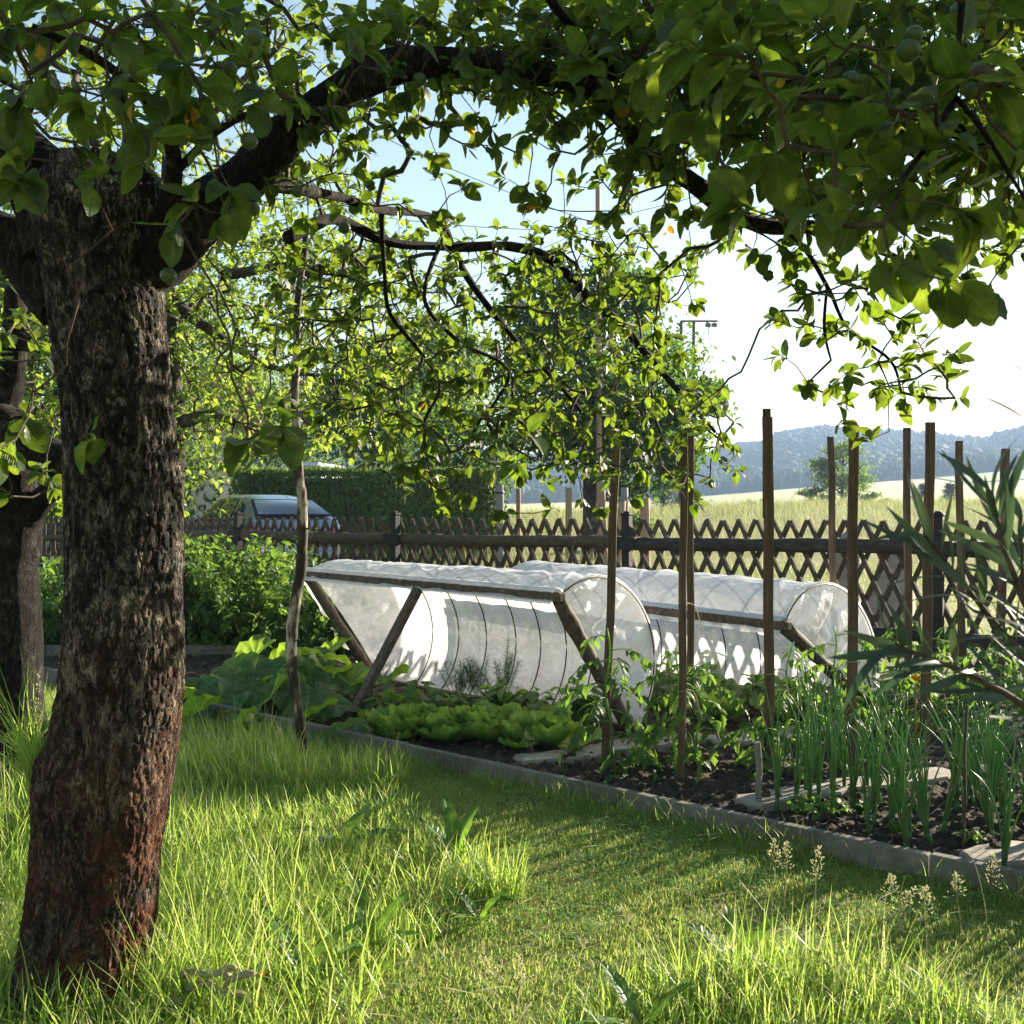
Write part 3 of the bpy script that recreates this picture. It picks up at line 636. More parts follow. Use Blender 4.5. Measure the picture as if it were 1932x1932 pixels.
# the beam point that projects on u=800
best=min(np.linspace(0,1,200),key=lambda t:abs(966+FPX*(t1n+(t1f-t1n)*t)[0]/(t1n+(t1f-t1n)*t)[1]-798)); pt=t1n+(t1f-t1n)*best; pt[2]-=.02
tunnel('film_tunnel','white film tunnel held open by a slanted wooden prop',[.77,6.76,.03],[-1.10,8.75,.03],t1n,t1f,1.0,10,prop=(p0,pt+np.array([-.03,-.05,0])),seed=3,capfar=True,
       hoops=[0,.115,.2,.29,.385,.48,.60,.72,.84,1.0])
t2n=np.array([1.72,6.73,.73]); t2f=np.array([-.15,8.72,.80])
tunnel('film_tunnel','flatter white film tunnel standing next to the fence',[2.58,7.55,.03],[.78,9.42,.03],t2n,t2f,.82,9,seed=8)
# ------------------------------------------------------------------ stakes
def stake(ut,vt,ub,vb,w,label,mat='stake',thick=None,extra=None,name='garden_stake',cat='stake'):
    b=G(ub,vb); t=P(ut,vt,b[1]+random.uniform(-.03,.06)); wd=w/FPX*b[1]; mb=MB()
    a=b+np.array([0,0,-.15]); n=9; V=[]; th=(thick or wd*.6)
    z=unit(t-b); rot=rotz(random.uniform(-.25,.25)); x=rot@np.array([1,0,0.]); y=np.cross(z,x); x=np.cross(y,z)
    ch=.004
    for i in range(n):
        c=a+(t-a)*i/(n-1)+np.array([.004*math.sin(i*1.7+ut),0,0]); ww=wd*(1+.03*random.uniform(-1,1)); 
        for px,py in ((-ww/2+ch,-th/2),(ww/2-ch,-th/2),(ww/2,-th/2+ch),(ww/2,th/2-ch),(ww/2-ch,th/2),(-ww/2+ch,th/2),(-ww/2,th/2-ch),(-ww/2,-th/2+ch)): V.append(c+x*px+y*py)
    k=8; F=[[i*k+j,i*k+(j+1)%k,(i+1)*k+(j+1)%k,(i+1)*k+j] for i in range(n-1) for j in range(k)]
    top=[[ (n-1)*k+q for q in range(8)]]
    mb.add(V,F,top,smooth=False)
    o=mb.build(name,M[mat],origin=b); tag(o,label,cat,'tall wooden tomato stakes'); return o,b,x,y,wd
SB={}
def st(key,*a,**k):
    o,b,x,y,wd=stake(*a,**k); SB[key]=(o,b,x,y,wd); return o
st('s1',1163,809,1139,1462,15,'thin leaning tomato stake in front of the first tunnel end')
st('s2',1291,815,1285,1490,14,'nearer slat of the doubled tomato stake')
st('s2b',1302,822,1303,1432,13,'rear slat of the doubled tomato stake')
st('s3',1449,787,1452,1467,19,'tallest tomato stake with a second slat on its tip')
b=SB['s3'][1]; mb=MB(); tp=P(1449,770,b[1]+.0); plank(mb,tp+np.array([0,.03,-.6]),tp+np.array([0,.03,0]),.042,.022); e=mb.build('extension_slat',M['stake'],None,origin=b); e.parent=SB['s3'][0]; e.location=(0,0,0)
st('s4',1567,824,1577,1345,12,'thin rough tomato stake by the second tunnel end')
st('s5',1610,802,1607,1458,18,'broad brown tomato stake right of the thin rough one')
st('s6',1710,807,1716,1352,13,'far thin stake left of the broad pale one')
st('s7',1755,797,1744,1437,17,'broad pale stake leaning slightly right by the onions')
st('s8',1809,832,1818,1340,13,'weathered stake with a chipped tip behind the willow twigs')
st('s9',1897,847,1884,1330,15,'rightmost stake standing behind the willow leaves')
st('s10',1430,1400,1434,1541,12,'short grey stake at the kerb',mat='stakeg')
o,_,_,_,_=stake(1823,1330,1817,1622,6,'thin dark iron rod among the onions',mat='rod',thick=.008,name='iron_rod',cat='rod'); del o['group']
# crooked support pole
pp=[(576,1442),(572,1400),(563,1350),(556,1290),(549,1230),(551,1180),(560,1120),(570,1060),(571,1000),(570,940),(563,880),(560,820),(556,760),(558,700),(560,640),(562,560),(574,480),(580,400)]
mb=MB(); c=np.array([P(u,v,6.1+.0*i) for i,(u,v) in enumerate(pp)]); r=np.interp(np.arange(len(pp)),[0,5,10,17],[.027,.033,.026,.018])
cc=[];rr=[]
for i in range(len(c)-1):
    for k in range(5): t=k/5; cc.append(c[i]*(1-t)+c[i+1]*t+rng.normal(0,.0015,3)); rr.append((r[i]*(1-t)+r[i+1]*t)*(1+.05*rng.normal()))
cc[0][2]=-.05
tube(mb,cc,rr,14,rough=.03)
for k in (22,40,58): 
    q=np.array(cc[k]); tube(mb,[q,q+np.array([.05,-.02,.01])],[.008,.003],6)
tag(mb.build('support_pole',M['peeled'],origin=G(576,1442)),'crooked half peeled branch pole standing in the grass','pole')
# ------------------------------------------------------------------ the big apple tree
tree=empty('apple_tree',G(165,1878),'big old apple tree with rusty bark arching over the picture','apple tree')
def silhouette_trunk(rows, Y, mats, sides=300, step=3.5, amp=.012, seed=0, red=True):
    vs=np.array([a for a,_,_ in rows],float)[::-1]; lf_=np.array([b for _,b,_ in rows],float)[::-1]; rt=np.array([c for _,_,c in rows],float)[::-1]
    vv=np.arange(vs[0],vs[-1]+1,step); l=np.interp(vv,vs,lf_); r=np.interp(vv,vs,rt)
    k=np.ones(5)/5; l=np.convolve(np.pad(l,2,'edge'),k,'valid'); r=np.convolve(np.pad(r,2,'edge'),k,'valid')
    a=np.arange(sides)/sides*2*np.pi; V=[]
    for v,x0,x1 in zip(vv,l,r):
        R=(x1-x0)/2/FPX*Y; c=P((x0+x1)/2,v,Y)
        for t in a:
            x,y=math.cos(t),math.sin(t); z=c[2]
            q=Vector((x*R*7,y*R*7,z*2.2+seed)); wv=noise.noise_vector(Vector((x*R*18,y*R*18,z*9+seed)))*.35
            ds,_p=noise.voronoi(Vector((x*R*46,y*R*46,z*17+seed))+wv)
            e=ds[1]-ds[0]; d=noise.noise(q*1.2)*.018-.0055*math.exp(-(e/.12)**2)+noise.noise(Vector((x*R*60,y*R*60,z*24)))*.0035+noise.noise(Vector((x*R*150,y*R*150,z*60)))*.002+.0025*noise.cell(_p[0]*3.1)
            rr=R+d-.008
            V.append([c[0]+x*rr,c[1]+y*rr*.95,z])
    n=len(vv); i=np.arange(n-1)[:,None]*sides; j=np.arange(sides)[None,:]; kk=(j+1)%sides
    mb=MB(); mb.add(np.array(V),np.stack([i+j,i+sides+j,i+sides+kk,i+kk],-1).reshape(-1,4)); return mb
rows=[(2000,-40,345),(1900,8,322),(1850,26,304),(1800,38,291),(1700,52,298),(1600,60,308),(1520,60,320),(1470,58,326),(1430,66,330),(1395,90,333),(1300,113,343),(1200,120,347),(1100,122,345),(1000,122,343),(900,118,336),(800,113,330),(700,103,322),(600,92,316),(520,76,312),(470,62,318),(430,56,322),(390,60,330),(350,70,320),(310,90,290)]
YT=3.2
silhouette_trunk(rows,YT,M['bark']).build('trunk',M['bark'],tree)
def limbpts(L): return np.array([P(u,v,Y) for u,v,Y,_ in L]), np.array([r/FPX*Y for _,_,Y,r in L])
def smooth_limb(L, n=6):
    p,r=limbpts(L); out=[];rad=[]
    for i in range(len(p)-1):
        p0=p[max(0,i-1)];p1=p[i];p2=p[i+1];p3=p[min(len(p)-1,i+2)]
        for k in range(n):
            t=k/n; out.append(.5*((2*p1)+(-p0+p2)*t+(2*p0-5*p1+4*p2-p3)*t*t+(-p0+3*p1-3*p2+p3)*t**3)); rad.append(r[i]*(1-t)+r[i+1]*t)
    out.append(p[-1]); rad.append(r[-1]); return np.array(out),np.array(rad)
LIMBS=[
 [(215,520,3.2,78),(300,460,3.2,66),(370,408,3.2,52),(450,345,3.2,47),(540,258,3.22,42),(620,195,3.24,37),(700,140,3.26,34),(780,118,3.28,31),(880,120,3.32,29),(980,132,3.38,26),(1080,150,3.45,23),(1150,195,3.52,20),(1200,255,3.6,20),(1250,305,3.7,20),(1320,355,3.8,19),(1390,405,3.9,17),(1460,428,4.0,14),(1545,432,4.1,12),(1640,465,4.15,8),(1720,500,4.2,4)],
 [(1080,150,3.45,18),(1200,130,3.5,17),(1350,150,3.5,17),(1500,172,3.5,17),(1650,205,3.55,18),(1800,245,3.6,17),(1932,292,3.65,15),(2120,340,3.7,13),(2400,420,3.8,9)],
 [(120,470,3.25,70),(85,370,3.25,62),(30,290,3.25,58),(-60,220,3.25,52),(-200,150,3.25,40)],
 [(130,560,3.3,60),(60,480,3.3,52),(-20,440,3.3,48),(-160,420,3.3,40)],
 [(430,345,3.25,14),(540,355,3.4,12),(640,372,3.7,9),(710,396,4.0,8),(785,402,4.4,7),(836,425,4.7,7),(856,470,4.9,6),(880,520,5.1,7),(930,590,5.2,6),(985,655,5.3,5),(1050,720,5.4,4),(1100,780,5.5,3)],
 [(540,450,4.0,13),(590,425,4.1,13),(640,415,4.3,10),(740,458,4.5,9),(850,465,4.7,9),(960,465,4.9,9),(1040,490,5.0,9),(1110,560,5.1,8),(1170,610,5.2,8),(1230,680,5.3,7),(1290,750,5.3,5),(1350,815,5.3,3)],
 [(720,400,4.1,5),(725,500,4.3,4),(735,590,4.5,4),(790,660,4.6,4),(830,730,4.7,3),(800,800,4.7,3),(810,890,4.7,2)],
 [(836,450,4.9,4),(800,560,4.7,4),(860,640,4.8,4),(960,700,5,3),(920,800,5,3),(1010,870,5,2)],
 [(1400,410,3.9,6),(1500,450,3.9,5),(1560,540,3.9,4),(1600,620,3.9,3),(1680,680,3.9,3),(1700,740,3.9,2)],
 [(1560,540,3.9,3),(1555,620,3.9,3),(1568,680,3.9,2)],
 [(1815,0,1.9,7),(1808,90,1.9,6),(1800,180,1.9,7),(1760,260,1.85,5),(1710,330,1.8,4),(1690,380,1.8,3)],
 [(1800,180,1.9,5),(1850,240,1.85,5),(1900,320,1.8,4),(1960,420,1.8,3)],
 [(1190,-40,2.9,6),(1250,60,2.9,5),(1270,150,2.9,4),(1330,260,3.0,3)],
 [(1000,-60,3.2,9),(1060,30,3.3,8),(1130,100,3.4,8),(1180,135,3.5,8)],
 [(300,430,3.15,22),(330,330,3.0,16),(300,220,2.8,12),(200,120,2.6,9),(60,50,2.5,7)],
 [(330,330,3.0,9),(420,240,2.8,7),(560,190,2.7,4),(640,250,2.7,3)],
]
def limbmesh(mb, L, sides=14, rough=.03, n=6):
    p,r=smooth_limb(L,n); p=p+np.array([noise.noise_vector(Vector(q*4.0))[:] for q in p])*r[:,None]*.25
    rn=np.array([noise.noise(Vector(q*9.0)) for q in p])
    tube(mb,p,r*(1+.16*rn+.012*rng.normal(size=len(r))),sides,rough=rough); return p,r
mb=MB(); nodes=[]
for k,L in enumerate(LIMBS):
    big=L[0][3]>30; p,r=limbmesh(mb,L,48 if big else 12,.012 if big else .02,14 if big else 6); nodes+=list(p[::2 if big else 1])
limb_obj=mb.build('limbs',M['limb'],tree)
# grids of how much of each cell of the view the foliage fills
GA=["77777776333243332244555666666666", "77777774222033300255556666666666", "66667774322000000000556666666666", "56677765433000000000004777777777", "55566654320000000000002777777777", "33334443100000000000001666666666", "11012222100000000000005544456666", "00000000000000000000000000567776", "00000000000000000000000000024466", "00000000000000000000000000000044", "00000000000000001100000000000000", "00000000000000332300000000000000", "00000000000000333300000000000000", "20000002300000222220000000000000", "20000000000000022220000000000000", "00000000000000000000000000000000"]
GB=["44444443444588889999999999999888", "44444443333467779999999999998887", "33333333234567889999999999999988", "22222222565544345777788999999999", "11111111554421224556677888888888", "00000000344311222355655777777777", "00000000033211111245244246666666", "00000000355443444455344355554455", "00000000466655555555530023322112", "00000000455445556555520034442100", "00000000444446555565500013433000", "00000000034445556555530012444310", "00000000234445556555665001333200", "00000000221466656555555000210000", "00000000000356545555443000000000", "00000000000025120232020000000000"]
def sample(grid, Yf, Ls, per, W=.62, seed=1, boost=1.0):
    r=np.random.default_rng(seed); out=[]
    for j,row in enumerate(grid):
        for i,ch in enumerate(row):
            c=int(ch)/10
            if c<=0: continue
            c=min(c,.93); Y0=Yf(i,j,0.5); Lp=Ls/Y0*FPX; area=per*Lp*Lp*W*.62*.55
            n=-math.log(1-c)*60.4**2/area*boost; n=int(n)+(r.random()<n-int(n))
            for _ in range(n):
                out.append(P((i+r.random())*60.4,(j+r.random())*60.4,Yf(i,j,r.random())))
    return np.array(out)
def grow(mb, nodes, targets, r0=.0022, jit=.02, mat=0, step=.09, expo=.42, maxr=.012, sides=5):
    nodes=np.array(nodes); par=[-1]*len(nodes); pts=list(nodes); wt=[0]*len(nodes); nroot=len(nodes)
    d0=np.array([np.min(np.linalg.norm(nodes-t,axis=1)) for t in targets]); order=np.argsort(d0); tips=[]; arr=np.array(pts)
    buf=np.zeros((len(pts)+len(targets)*14,3)); buf[:len(pts)]=arr; cnt=len(pts); dirs=[]
    for ti in order:
        t=targets[ti]; dd=np.linalg.norm(buf[:cnt]-t,axis=1); dd2=dd+.0; q=int(np.argmin(dd2)); D=dd[q]; a=buf[q].copy()
        ns=max(1,min(12,int(D/step)+1)); prev=q; sagv=np.array([0,0,-.04*D])+rng.normal(0,.05*D,3)
        for s in range(1,ns+1):
            f=s/ns; p=a+(t-a)*f+sagv*math.sin(f*math.pi)*1.0+(rng.normal(0,jit,3)*min(1,D*3) if s<ns else 0)
            buf[cnt]=p; par.append(prev); wt.append(0); prev=cnt; cnt+=1
        tips.append(prev); dirs.append(t-buf[par[prev]])
        while prev>=0: wt[prev]+=1; prev=par[prev]
    # chains
    ch={}
    for i in range(nroot,cnt): ch.setdefault(par[i],[]).append(i)
    rad=lambda w: min(maxr,r0*max(1,w)**expo)
    starts=[(par[i],i) for i in range(nroot,cnt) if par[i]<nroot]
    while starts:
        p,i=starts.pop(); pts=[buf[p]]; rr=[rad(wt[i])]
        while True:
            pts.append(buf[i]); rr.append(rad(wt[i])); k=ch.get(i,[])
            if not k: break
            k=sorted(k,key=lambda q:-wt[q])
            for o in k[1:]: starts.append((i,o))
            i=k[0]
        rr[-1]*=.6; tube(mb,pts,rr,sides,m=mat,cap=False)
    T=[targets[i] for i in order]; return np.array(T),unit(np.array(dirs))
def rosette(mb, pos, dirs, Ls, nleaf, temps, spread=.9, droop=.35, m=0, seed=0, ysel=None):
    r=np.random.default_rng(seed); n=len(pos); LL=np.broadcast_to(Ls,(n,))
    if n==0: return
    PP=[];DD=[];UU=[];SS=[]
    for i in range(n):
        Ls=LL[i]; k=max(1,nleaf+int(r.integers(-1,3))); ax=unit(dirs[i]+r.normal(0,.35,3)+np.array([0,0,.15])); a0=r.uniform(0,6.28)
        e1=unit(np.cross(ax,[.3,.5,.8])); e2=np.cross(ax,e1)
        for q in range(k):
            a=a0+q*2.4; sp=spread*r.uniform(.55,1.25); d=ax*math.cos(sp)+(e1*math.cos(a)+e2*math.sin(a))*math.sin(sp)
            d=unit(d+np.array([0,0,-droop*r.uniform(.2,1.6)])); PP.append(pos[i]+d*Ls*.22+ax*r.uniform(-.02,.02)); DD.append(d)
            UU.append(unit(np.array([0,0,1.0])*.8+ax*.5+r.normal(0,.35,3))); SS.append(Ls*r.uniform(.5,1.25))
    PP=np.array(PP);DD=np.array(DD);UU=np.array(UU);SS=np.array(SS); R=frames(DD,UU); w=r.integers(0,len(temps),len(PP))
    for k,T in enumerate(temps): inst(mb,T,PP[w==k],R[w==k],SS[w==k],m=m)
TN=[leafT(.78,9,.16,.2,.32,.016,.85,.012,.035,ex=.58),leafT(.72,9,.3,.42,.32,.016,.85,.02,.03,ex=.58),leafT(.82,9,.08,-.12,.3,.016,.8,.02,.035,ex=.58),leafT(.68,9,.4,.6,.32,.016,.85,.02,.03,ex=.58)]
TM=[leafT(.76,5,.16,.2,.3,.02,ex=.58),leafT(.7,5,.32,.45,.3,.02,ex=.58),leafT(.8,5,.06,-.12,.3,.02,ex=.58),leafT(.66,5,.42,.65,.3,.02,ex=.58)]
YA=lambda i,j,t: (2.15+.55*t if i<10 else (2.6+.6*t if j>9 else (2.5+.5*t if i<20 else 1.75+.55*t)))
def YB(i,j,t):
    if j>=7 and i<23: return 4.3+1.5*t
    if j>=7: return 3.6+.5*t
    if i<8: return 2.9+.8*t
    return 3.1+1.3*t
nA=sample(GA,YA,.072,5.5,seed=2,boost=1.0); nB=sample(GB,YB,.052,6,seed=3,boost=1.3)
# unseen foliage added to the crown to block light: right, above, behind camera
r5=np.random.default_rng(9)
off=[]
for _ in range(2300): off.append(P(r5.uniform(1940,3300),r5.uniform(-500,300),r5.uniform(2.2,6.2)))
for _ in range(420): off.append(P(r5.uniform(-200,1940),r5.uniform(-700,-5),r5.uniform(2.6,5.0)))
for _ in range(1100): off.append(np.array([r5.uniform(-3.4,3.2),r5.uniform(-3.0,1.3),r5.uniform(2.45,4.6)]))
off=np.array(off)
mb=MB(); tB,dB=grow(mb,nodes,np.concatenate([nB,off]),maxr=.011)
nA_near=nodes+list(tB[::3]); tA,dA=grow(mb,nA_near,nA,maxr=.006,step=.07)
mb.build('twigs',M['twig'],tree)
mb=MB(); rosette(mb,tB,dB,np.where(tB[:,1]>4.15,.048,.055),6,TM,seed=4); rosette(mb,tA,dA,.074,5,TN,seed=5)
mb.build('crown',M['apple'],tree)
mb=MB(); q=rng.choice(len(tB),26); rosette(mb,tB[q],dB[q],.055,1,TM,seed=14)
for u,v,Y in ((1480,150,2.3),(360,210,2.2),(255,180,2.3),(70,100,2.2),(75,765,2.9),(1585,170,2.6),(1230,520,4.6),(1260,430,4.2),(660,540,4.8)): rosette(mb,P(u,v,Y)[None],np.array([[0,0,-1.]]),.036,1,TN,seed=int(u))
mb.build('yellow_leaves',M['yellow'],tree)
mbA=MB(); blob(mbA,(0,0,0),(.019,.019,.018),2,.01); tube(mbA,[(0,0,.017),(.002,0,.03),(.006,0,.05)],[.0012,.001,.0012],5); blob(mbA,(0,0,-.019),(.004,.004,.003),1,.2)
ap0=mbA.build('apple',M['fruit'],None); ap0.parent=tree
spots=[(1725,65,1.85),(1715,95,1.85),(1583,372,1.9),(1560,420,1.95),(1560,445,1.95),(1605,150,2.0),(470,265,2.25),(478,395,2.3),(318,520,2.5),(305,255,2.3),(1095,190,3.3),(792,150,3.2),(650,430,3.6),(1205,60,3.0),(1810,20,2.2),(1830,170,2.0),(480,70,2.2),(435,130,2.2),(700,350,3.7),(1120,80,3.2),(1390,330,3.7),(1300,130,3.3),(560,360,3.1),(1495,395,2.2),(1020,455,4.6),(1450,520,3.9)]
for i,(u,v,Y) in enumerate(spots):
    a=ap0 if i==0 else ap0.copy()
    if i: COL.objects.link(a); a.parent=tree
    a.location=[float(q) for q in (P(u,v,Y)-np.array(tree.location))]; a.scale=[random.uniform(.8,1.2)]*3; a.rotation_euler=(random.uniform(-.4,.4),random.uniform(-.4,.4),random.uniform(0,6))
# small shoot growing out of the trunk
mb=MB(); c=P(175,822,2.98); rosette(mb,np.array([c]),np.array([[0.0,-.6,.5]]),.09,4,TN,seed=77,droop=.5); mb.build('trunk_shoot',M['apple'],tree)
# ------------------------------------------------------------------ other trees
def leaf_tree(name,label,base,limbs,targets,leafmat_,L,per,barkm,seed,group=None,temps=None,cat='tree',expo=.45,maxr=.03,step=.2,r0=.003,jit=.03):
    E=empty(name,base,label,cat,group); mb=MB(); nd=[]
    for k,Lm in enumerate(limbs): 
        p=np.array([a[:3] for a in Lm],float); r=np.array([a[3] for a in Lm]); 
        t=np.linspace(0,len(p)-1,len(p)*5); pp=np.stack([np.interp(t,np.arange(len(p)),p[:,i]) for i in range(3)],-1); rr=np.interp(t,np.arange(len(p)),r)
        pp+=rng.normal(0,1,pp.shape)*rr[:,None]*.05
        tube(mb,pp,rr,20,rough=.015); nd+=list(pp)
    mb.build('trunk',barkm,E); mb=MB()
    t,d=grow(mb,nd,targets,r0=r0,jit=jit,step=step,expo=expo,maxr=maxr,sides=4); mb.build('branches',M['twig'],E)
    mb=MB(); rosette(mb,t,d,L,per,temps or TF,seed=seed,droop=.25); mb.build('crown',leafmat_,E); return E
TF=[leafT(.6,2,.2,.25,0),leafT(.7,2,.1,-.15,0),leafT(.55,2,.35,.4,0)]
def gridpts(grid, Y0,Y1, Ls, per, seed, boost=1): return sample(grid,lambda i,j,t:Y0+(Y1-Y0)*t,Ls,per,seed=seed,boost=boost)
GD=["55533555543000000000000000000000","55554555542000000000000000000000","55555555431000000000000000000000","55555556400000000000000000000000",
    "55555566500000000000000000000000","66666667777100000000000000000000","76666667777730000000000000000000","76666788888851000000000000000000",
    "66666788888874000000000000000000","56666788888885200000000000000000","46666788888887400000000000000000","46666777777776300000000000000000",
    "46666777776543000000000000000000","46666787777610000000000000000000","66666751000000000000000000000000","66666510000000000000000000000000"]
def W3(u,v,Y,r): p=P(u,v,Y); return (*p,r)
tg=gridpts(GD,8.6,12.2,.07,6,31,.8)
leaf_tree('apple_tree','bright sunlit apple tree just right of the big trunk, behind the raspberries',(-3.3,10.5,0),
  [[(-3.3,10.5,-.1,.14),(-3.35,10.4,1.2,.12),W3(330,800,10.2,.1),W3(310,560,10,.09),W3(320,300,9.8,.07),W3(325,60,9.6,.05),W3(330,-100,9.6,.03)],
   [W3(330,800,10.2,.08),W3(400,780,10.3,.045),W3(450,800,10.3,.03)],[W3(310,560,10,.07),W3(420,640,10.2,.04),W3(500,690,10.4,.03),W3(640,720,10.5,.02)],
   [W3(310,560,10,.07),W3(200,300,10,.05),W3(60,100,10,.04)],[W3(320,300,9.8,.05),W3(460,150,10,.03),W3(560,60,10,.02)],
   [W3(330,800,10.2,.08),W3(150,640,10.4,.06),W3(20,560,10.6,.05)],[W3(420,520,9,.05),W3(540,500,9,.03),W3(680,560,9.4,.02)],
   [W3(245,460,8.4,.055),W3(243,300,8.3,.05),W3(240,180,8.3,.045),W3(225,60,8.3,.035)]],
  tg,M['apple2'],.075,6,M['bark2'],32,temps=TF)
# old tree left behind
tg=[];rr=np.random.default_rng(5)
for _ in range(150): tg.append(P(rr.uniform(-300,125),rr.uniform(430,960),rr.uniform(4.8,6.6)))
leaf_tree('old_apple_tree','old gnarled apple tree half hidden left of the big trunk',(-2.75,5.9,0),
  [[(-2.75,5.9,-.1,.16),W3(20,1100,5.9,.15),W3(35,960,5.9,.13),W3(10,830,5.8,.13),W3(-5,760,5.8,.12),W3(25,690,5.7,.07),W3(30,560,5.7,.055),W3(10,420,5.7,.04)],
   [W3(0,800,5.75,.13),W3(60,850,5.6,.11),W3(125,872,5.5,.09),W3(190,880,5.5,.08)],[W3(30,1000,5.9,.09),W3(90,930,5.8,.06),W3(130,905,5.7,.05)],
   [W3(-5,760,5.8,.09),W3(-120,700,5.8,.06),W3(-250,600,5.8,.04)]],
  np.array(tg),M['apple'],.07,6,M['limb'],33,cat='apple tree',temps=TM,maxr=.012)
def crownpts(c,rad,nc,nl,seed,sp=.16,shell=.55):
    r=np.random.default_rng(seed); d=unit(r.normal(size=(nc,3))); c=np.asarray(c); rad=np.asarray(rad)
    cc=c+d*rad*(shell+(1-shell)*r.random((nc,1)))*.88
    p=np.repeat(cc,nl,0)+r.normal(size=(nc*nl,3))*rad*sp*np.array([1.25,1.25,.55]); return p
def mass_tree(name,label,base,h,cz,rad,nc,nl,leafL,mat,seed,group=None,cat='tree',trunk_r=.18,extra=None,barkm='bark2',sp=.16,temps=None,blobs=None):
    b=np.array(base,float); E=empty(name,b,label,cat,group); r=np.random.default_rng(seed)
    pts=[crownpts((b[0],b[1],b[2]+cz),rad,nc,nl,seed,sp)]
    for (dx,dy,dz_,ra) in (blobs or []): pts.append(crownpts((b[0]+dx,b[1]+dy,b[2]+dz_),ra,max(6,int(nc*ra[0]*ra[2]/(rad[0]*rad[2]))),nl,seed+7,sp))
    pts=np.concatenate(pts)
    mb=MB(); top=b+np.array([0,0,cz+rad[2]*.5]); tube(mb,[b+(top-b)*t+np.array([.04*math.sin(t*9)*trunk_r*4,0,0]) for t in np.linspace(-.02,1,12)],np.linspace(trunk_r,trunk_r*.35,12),12,rough=.04)
    for k in range(10):
        a=k*2.4; z0=cz-rad[2]*.75+rad[2]*1.1*k/10; e=b+np.array([math.cos(a)*rad[0]*.75,math.sin(a)*rad[1]*.75,z0+rad[2]*.4]); s=b+np.array([0,0,z0])
        tube(mb,[s+(e-s)*t+np.array([0,0,.1*math.sin(t*3)]) for t in np.linspace(0,1,7)],np.linspace(trunk_r*.4,trunk_r*.08,7),6)
    mb.build('trunk',M[barkm],E); n=len(pts); d=unit(r.normal(size=(n,3))+np.array([0,0,-.3])); R=frames(d,unit(r.normal(size=(n,3))*.5+np.array([0,0,1.])))
    mb=MB(); T=temps or TF; w=r.integers(0,len(T),n); s=leafL*r.uniform(.6,1.3,n)
    for k,t in enumerate(T): inst(mb,t,pts[w==k],R[w==k],s[w==k])
    mb.build('crown',mat,E); return E
def gpos(u,Y,dz=0): x=(u-966)/FPX*Y; return (x,Y,float(Hg(x,Y))+dz)
mass_tree('lime_tree','dark round lime tree standing in the meadow behind the pole',gpos(1112,26),8,4.3,(2.5,2.5,2.5),110,170,.14,M['lime'],41,trunk_r=.22,blobs=[(1.3,0,2.6,(1.5,1.4,1.2)),(-1.0,0,6.3,(1.4,1.4,1.1)),(.6,-.3,6.5,(1.2,1.2,1.0)),(2.3,0,4.0,(1.1,1.1,.8))],barkm='bark2')
mass_tree('leafy_tree','dark green tree rising over the left part of the clipped hedge',gpos(560,50),8,4.4,(4.2,2.5,3.0),60,130,.2,M['green'],42)
mass_tree('leafy_tree','tall dense tree over the middle of the clipped hedge',gpos(700,40),9,4.6,(2.7,2.5,2.8),70,140,.2,M['lime'],43)
mass_tree('leafy_tree','tallest rounded green tree left of the lime tree',gpos(820,44),10,5.8,(2.5,2.4,3.4),80,150,.2,M['green'],44)
mass_tree('leafy_tree','low dark tree over the right end of the clipped hedge',gpos(880,34),6,3.0,(1.8,1.8,2.0),50,120,.17,M['lime'],45)
mass_tree('leafy_tree','pale green tree behind the small grey house corner',gpos(430,49),8,5.2,(4.0,2.4,4.2),60,130,.2,M['green'],46)
mass_tree('leafy_tree','tall light tree far behind the left picket fence',gpos(60,24),9,4.2,(3.8,2.5,4.2),110,130,.17,M['apple2'],47)
mass_tree('leafy_tree','tall green tree directly behind the big trunk',gpos(230,26),10,5.2,(3.2,2.5,5.4),120,130,.17,M['green'],48)
mass_tree('leafy_tree','dark bushy tree low behind the left picket fence',gpos(30,20),4,1.9,(2.6,1.4,1.5),60,130,.14,M['lime'],49)
mass_tree('ash_tree','lone airy ash tree in the meadow between two stakes',gpos(1590,88,-.3),6,4.3,(2.9,2.3,3.0),46,95,.26,M['green'],51,sp=.13,blobs=[(2.6,0,2.2,(1.6,1.4,1.5)),(-2.2,0,2.6,(1.5,1.4,1.6))])
for u,Y,w,h,lb in ((1375,100,2.6,2.3,'rounded grey green bush at the grain field edge, left of the ash'),(1425,96,3.0,3.0,'taller grey green bush at the grain field edge'),(1470,100,2.2,1.6,'low bush against the grain field, nearest the ash'),
      (1530,98,2.4,1.8,'low bush at the left foot of the ash tree'),(1680,100,2.6,1.7,'low bush at the right foot of the ash tree'),(1205,30,1.1,1.3,'small bush right of the lime tree trunk'),(1300,72,2.6,1.6,'bush between spruce and lattice mast'),(1780,110,3.0,1.8,'bush low behind the far right stakes'),(1880,100,4.0,2.4,'bush behind the willow leaves on the meadow')):
    mass_tree('bush',lb,gpos(u,Y,-.2),2,h*.5,(w*.5,w*.4,h*.55),26,60,.2 if Y>50 else .1,M['green'],int(u),'bushes along the meadow edge','bush',.05)
